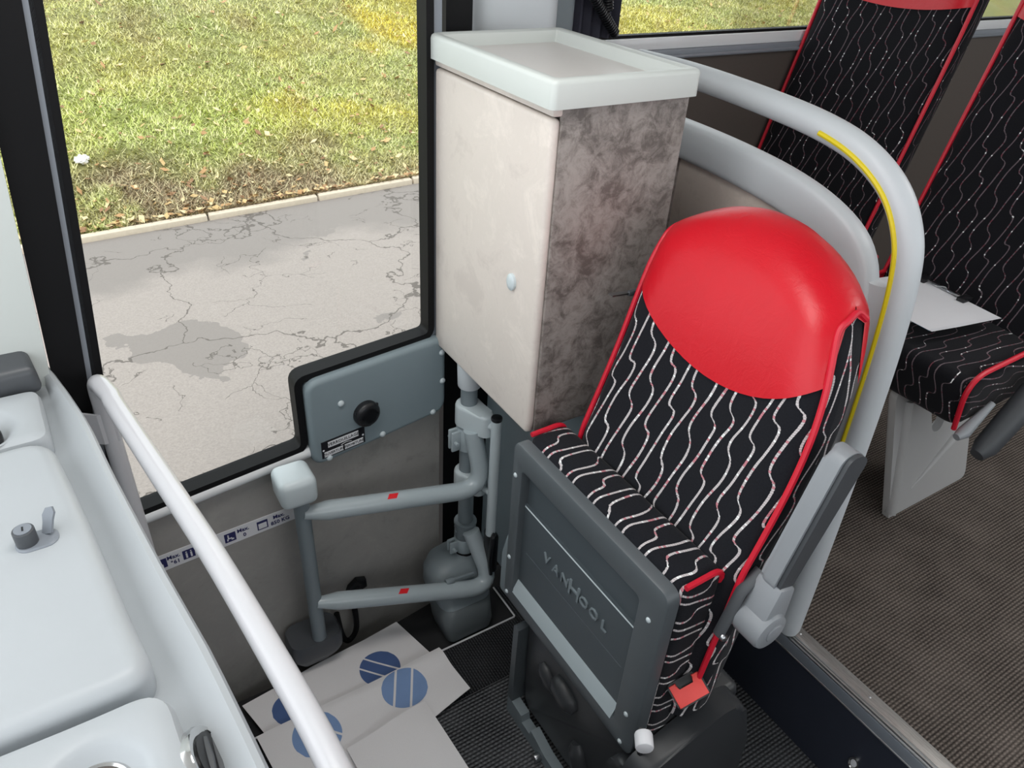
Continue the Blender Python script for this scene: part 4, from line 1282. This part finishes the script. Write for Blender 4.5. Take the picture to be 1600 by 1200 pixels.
# belt tongue on the far side
bm = B(); tube(bm, [(0.925, 0.962, 1.08), (0.945, 0.972, 1.13), (0.960, 0.975, 1.165)], 0.010, 8, flat=0.4); sb = finish('belt_strap', bm, M['black_rubber'], gs)
bm = B(); box(bm, (0.922, 0.978, 1.138), (0.948, 0.988, 1.150), 0.004); finish('tongue_grip', bm, M['dark_grey'], sb)
bm = B(); hexa(bm, [(0.885, 0.984, 1.144), (0.925, 0.980, 1.143), (0.925, 0.992, 1.143), (0.885, 0.997, 1.144), (0.885, 0.984, 1.147), (0.925, 0.980, 1.146), (0.925, 0.992, 1.146), (0.885, 0.997, 1.147)]); finish('belt_tongue', bm, M['steel'], sb)

# passenger double seat
ps = thing('passenger_seat', 'black double passenger seat with wavy line fabric behind the partition', 'seat', (2.05, 1.2, FZ))
for yc, hw in ((1.530, 0.255), (0.920, 0.245)):
    a2 = dict(yc=yc, hw=hw, zb=0.72, zt=1.84, x0=2.10, zr=0.8, sl=0.27, T=0.13, drop=0.10, bulge=0.016, zbul=1.72, wt=0.14, taper=0.05)
    av, rows = seat_back(**a2)
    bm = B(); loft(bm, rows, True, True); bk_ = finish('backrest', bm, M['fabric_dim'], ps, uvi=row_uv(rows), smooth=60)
    _, r2 = seat_back(off=0.004, **a2)
    bm, cov = cover_from(r2, lambda y, yc=yc: 1.552+0.5*(y-yc)**2, 1.74, 22)
    finish('head_cover', bm, M['leather'], bk_, smooth=70)
    for side, sgn in ((2, 1), (len(r2)-3, -1)):
        bm = B(); tube(bm, side_piping(r2, side, sgn, 1.74), 0.006, 8); finish('piping', bm, M['piping_red'], bk_)
def pcu(p, n):
    if abs(n.y) > 0.7: return (p.z+1.7, p.x)
    return (p.y+0.4, p.x-p.z)
for y0, y1 in ((0.672, 1.165), (1.235, 1.765)):
    bm = B(); hexa(bm, [(1.825, y0, 0.695), (2.24, y0, 0.70), (2.24, y1, 0.70), (1.825, y1, 0.695), (1.790, y0, 0.850), (2.24, y0, 0.872), (2.24, y1, 0.872), (1.790, y1, 0.850)], 0.035, 5)
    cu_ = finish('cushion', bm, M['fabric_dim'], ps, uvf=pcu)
    for yy in (y0+0.004, y1-0.004):
        bm = B(); tube(bm, fillet([(1.828, yy, 0.70), (1.788, yy, 0.860), (2.20, yy, 0.875)], 0.08, 9), 0.007, 8); finish('piping', bm, M['piping_red'], cu_)
bm = B(); box(bm, (1.98, 0.90, 0.64), (2.24, 1.70, 0.70), 0.01); finish('seat_frame', bm, M['base_dark'], ps)
# slanted leg plate with a cut-out
def lf(a, b, h): return V((a, 0.765+0.30*(b-FZ)*0.8+h, b))
bm = B(); prism(bm, fillet2([(1.885, FZ), (2.285, FZ), (2.26, 0.50), (2.14, 0.60), (2.09, 0.515), (2.05, 0.52), (2.00, 0.69), (1.84, 0.70), (1.885, FZ)], 0.03, 5)[:-1], -0.012, 0.012, 0.004, 2, frame=lf); lg = finish('leg', bm, M['seat_leg'], ps)
bm = B(); tube(bm, [lf(1.89, 0.31, -0.012), lf(1.90, 0.66, -0.012)], 0.018, 10, flat=0.6); tube(bm, [lf(1.98, 0.36, -0.012), lf(2.17, 0.47, -0.012)], 0.014, 10, radii=[0.003, 0.016], flat=0.7); finish('leg_rib', bm, M['seat_leg'], lg)
bm = B(); box(bm, (1.87, 1.50, FZ), (2.2, 1.53, 0.62)); finish('leg', bm, M['seat_leg'], ps)
# aisle armrest
bm = B(); tube(bm, [(1.872, 0.615, 0.640), (1.90, 0.615, 0.655), (2.02, 0.615, 0.775), (2.12, 0.615, 0.875), (2.2, 0.615, 0.95)], 0.03, 16, radii=[0.018, 0.030, 0.034, 0.034, 0.03]); pa = finish('armrest', bm, M['arm_dark'], ps)
bm = B(); tube(bm, [(1.815, 0.657, 0.690), (1.84, 0.655, 0.697), (1.92, 0.652, 0.765)], 0.016, 12, radii=[0.010, 0.017, 0.008]); finish('armrest_bracket', bm, M['arm_grey'], ps)
# lap belt lying at the back of the window cushion
bm = B(); tube(bm, catmull([(2.09, 1.27, 0.89), (2.04, 1.29, 0.905), (2.0, 1.33, 0.90), (1.98, 1.40, 0.892)], 5), 0.022, 8, flat=0.25); lb = finish('lap_belt', bm, M['black_rubber'], ps)
bm = B(); hexa(bm, [(2.03, 1.245, 0.905), (2.10, 1.25, 0.93), (2.09, 1.285, 0.93), (2.02, 1.28, 0.905), (2.03, 1.245, 0.925), (2.10, 1.25, 0.95), (2.09, 1.285, 0.95), (2.02, 1.28, 0.925)], 0.006); finish('belt_buckle', bm, M['arm_grey'], lb)

# clipboard on the aisle cushion
cl = thing('clipboard', 'clipboard with white papers lying on the aisle passenger seat', 'clipboard', (2.03, 0.95, 0.875))
c1, c2, c3, c4 = V((2.115, 1.070)), V((2.085, 0.782)), V((1.850, 0.832)), V((1.880, 1.122))
def cz(p): return 0.893+0.01*(p.x-1.87)/0.25
def sheet(q, z0, z1, grow):
    m = (c1+c2+c3+c4)/4
    return [tuple(((p-m)*grow+m))+(cz(p)+z0,) for p in q], [tuple(((p-m)*grow+m))+(cz(p)+z1,) for p in q]
a_, b_ = sheet([c1, c2+V((-0.02, 0.02)), c3+V((0.012, 0.012)), c4], 0.0, 0.004, 1.0)
bm = B(); hexa(bm, a_+b_); finish('board', bm, M['blue_board'], cl, smooth=0)
for k, gr in enumerate((1.0, 0.985)):
    bm = B(); n = 10
    rows = []
    for i in range(n+1):
        r_ = []
        for j in range(n+1):
            s, t = i/n, j/n
            p = (c1*(1-s)+c2*s)*(1-t)+(c4*(1-s)+c3*s)*t
            m = (c1+c2+c3+c4)/4
            p = (p-m)*gr+m+V((-0.006*k, 0.004*k))
            curl = 0.012*max(0, s-0.75)*4*max(0, t-0.6)
            r_.append(V((p.x, p.y, cz(p)+0.0055+0.002*k+curl*0.5)))
        rows.append(r_)
    loft(bm, rows, False, False); finish('paper', bm, M['label_white'], cl)
e = (c2-c1)
p0, p1 = c1+e*0.17, c1+e*0.62
bm = B(); tube(bm, [(p0.x-0.008, p0.y, cz(p0)+0.012), (p1.x-0.008, p1.y, cz(p1)+0.012)], 0.007, 8, flat=0.6); finish('clip_bar', bm, M['chrome'], cl)
for p in (p0, p1):
    bm = B(); box(bm, (p.x-0.03, p.y-0.012, cz(p)+0.006), (p.x+0.012, p.y+0.012, cz(p)+0.018), 0.003); finish('clip_jaw', bm, M['black_plastic'], cl)
bm = B(); tube(bm, catmull([(p0.x-0.012, p0.y-0.01, cz(p0)+0.014), (p0.x-0.03, (p0.y*2+p1.y)/3, cz(p0)+0.014), (p0.x-0.015, (p0.y+p1.y)/2, cz(p0)+0.016), (p0.x-0.03, (p0.y+p1.y*2)/3, cz(p0)+0.014), (p1.x-0.012, p1.y+0.01, cz(p0)+0.014)], 5), 0.0015, 6); finish('clip_wire', bm, M['steel'], cl)

# ------------------------------------------------------------------ curtain and spiral cable
bm = B(); loops = []
for i in range(25):
    x = 1.285+0.165*i/24
    yy = 1.745+0.012*math.sin(i*1.35)
    loops.append([V((x, yy-0.003, 1.463)), V((x, yy+0.003, 1.463)), V((x, yy*1.0+0.003, 2.15)), V((x, yy-0.003, 2.15))])
loft(bm, loops)
tag(finish('curtain', bm, M['curtain'], smooth=60), 'dark navy curtain tied beside the passenger window', 'curtain')
def coil(p0, p1, r, turns, wire):
    p0, p1 = V(p0), V(p1)
    d = (p1-p0); L = d.length; d.normalize()
    a = d.cross(V((0, 1, 0))).normalized(); b = d.cross(a)
    n = turns*12
    pts = [p0+d*L*k/n+(a*math.cos(2*PI*k/12)+b*math.sin(2*PI*k/12))*r for k in range(n+1)]
    bm = B(); tube(bm, pts, wire, 6); return bm
cb = thing('spiral_cable', 'black coiled microphone cable hanging before the navy curtain', 'cable', (1.35, 1.70, 1.47))
finish('coil', coil((1.21, 1.66, 1.66), (1.412, 1.71, 1.475), 0.011, 34, 0.0034), M['black_plastic'], cb)
finish('coil', coil((1.345, 1.69, 1.66), (1.366, 1.695, 1.535), 0.011, 18, 0.0034), M['black_plastic'], cb)

# ------------------------------------------------------------------ paper covers on the floor
def quad_sheet(name, corners, zf, label, n=22, thick=0.0016):
    c = [V(q) for q in corners]
    def pos(s, t, up=0.0):
        p = (c[0]*(1-s)+c[1]*s)*(1-t)+(c[3]*(1-s)+c[2]*s)*t
        return V((p.x, p.y, zf(p.x, p.y)+up))
    bm = B()
    top = [[bm.verts.new(pos(i/n, j/n, thick)) for j in range(n+1)] for i in range(n+1)]
    bot = [[bm.verts.new(pos(i/n, j/n, 0)) for j in range(n+1)] for i in range(n+1)]
    for i in range(n):
        for j in range(n):
            bm.faces.new((top[i][j], top[i+1][j], top[i+1][j+1], top[i][j+1]))
            bm.faces.new((bot[i][j], bot[i][j+1], bot[i+1][j+1], bot[i+1][j]))
    for k in range(n):
        for (A, D) in (((0, k), (0, k+1)), ((n, k+1), (n, k)), ((k+1, 0), (k, 0)), ((k, n), (k+1, n))):
            bm.faces.new((top[A[0]][A[1]], top[D[0]][D[1]], bot[D[0]][D[1]], bot[A[0]][A[1]]))
    o = finish(name, bm, M['paper'])
    tag(o, label, 'paper cover', 'paper covers on the floor')
    return o, zf
def emblem(parent, zf, c, r, ang, mat, stripes=(-0.28, 0.33), sw=0.11, clip=None, up=0.0022, sx=1.0):
    bm = B()
    edges = [-1.0]+[q for s in stripes for q in (s-sw/2, s+sw/2)]+[1.0]
    d, nn = V((math.cos(ang), math.sin(ang))), V((-math.sin(ang), math.cos(ang)))
    for k in range(0, len(edges), 2):
        a, b = edges[k], edges[k+1]
        m = 12
        rows = []
        for i in range(m+1):
            q = a+(b-a)*i/m
            h = math.sqrt(max(0.0004, 1-q*q))
            row = []
            for j in range(9):
                w_ = -h+2*h*j/8
                p = V(c)+d*q*r*sx+nn*w_*r
                row.append(V((p.x, p.y, zf(p.x, p.y)+up)))
            rows.append(row)
        loft(bm, rows, False, False)
    return finish('printed_emblem', bm, mat, parent, smooth=60)
def z1(x, y): return 0.004+0.010*max(0, math.sin((x-0.1)*9))*max(0.0, min(1, (y-1.15)*8))+0.016*max(0, (0.2-x)*6)
def z2(x, y): return 0.019+0.006*math.sin(x*12)+0.012*math.exp(-((y-1.16)/0.03)**2)*max(0, min(1, (x-0.1)*4))
def z3(x, y): return 0.036+0.004*math.sin(x*25+y*9)
o1, f1 = quad_sheet('paper_cover', [(0.102, 1.280), (0.555, 1.335), (0.600, 1.165), (0.150, 1.10)], z1, 'white paper cover with dark blue emblems nearest the door, underneath')
emblem(o1, f1, (0.452, 1.215), 0.055, 0.765, M['print_dark'], (-0.35, 0.25), 0.09)
emblem(o1, f1, (0.205, 1.215), 0.045, 0.1, M['print_dark'], (0.2,), 0.12)
o2, f2 = quad_sheet('paper_cover', [(0.108, 1.172), (0.612, 1.178), (0.628, 1.030), (0.135, 0.93)], z2, 'white paper cover with light blue emblems lying on the other cover')
emblem(o2, f2, (0.480, 1.118), 0.054, -0.48, M['print_blue'], (-0.42, 0.30), 0.10, sx=1.12)
emblem(o2, f2, (0.238, 1.105), 0.060, 0.765, M['print_blue'], (0.35,), 0.10)
o3, f3 = quad_sheet('paper_cover', [(0.285, 1.03), (0.505, 1.05), (0.520, 0.74), (0.30, 0.74)], z3, 'plain white paper cover in the front, on top of the emblem covers')

hose = tag(thing('rubber_strip', 'short curled black rubber strip on the floor under the left paper covers', 'strip', (0.12, 1.235, 0.0)))
bm = B()
pts = catmull([(0.02, 1.262, 0.012), (0.05, 1.245, 0.014), (0.075, 1.225, 0.014), (0.098, 1.205, 0.012)], 6)
tube(bm, pts, 0.012, 12, flat=0.8); finish('strip_body', bm, M['black_rubber'], hose)
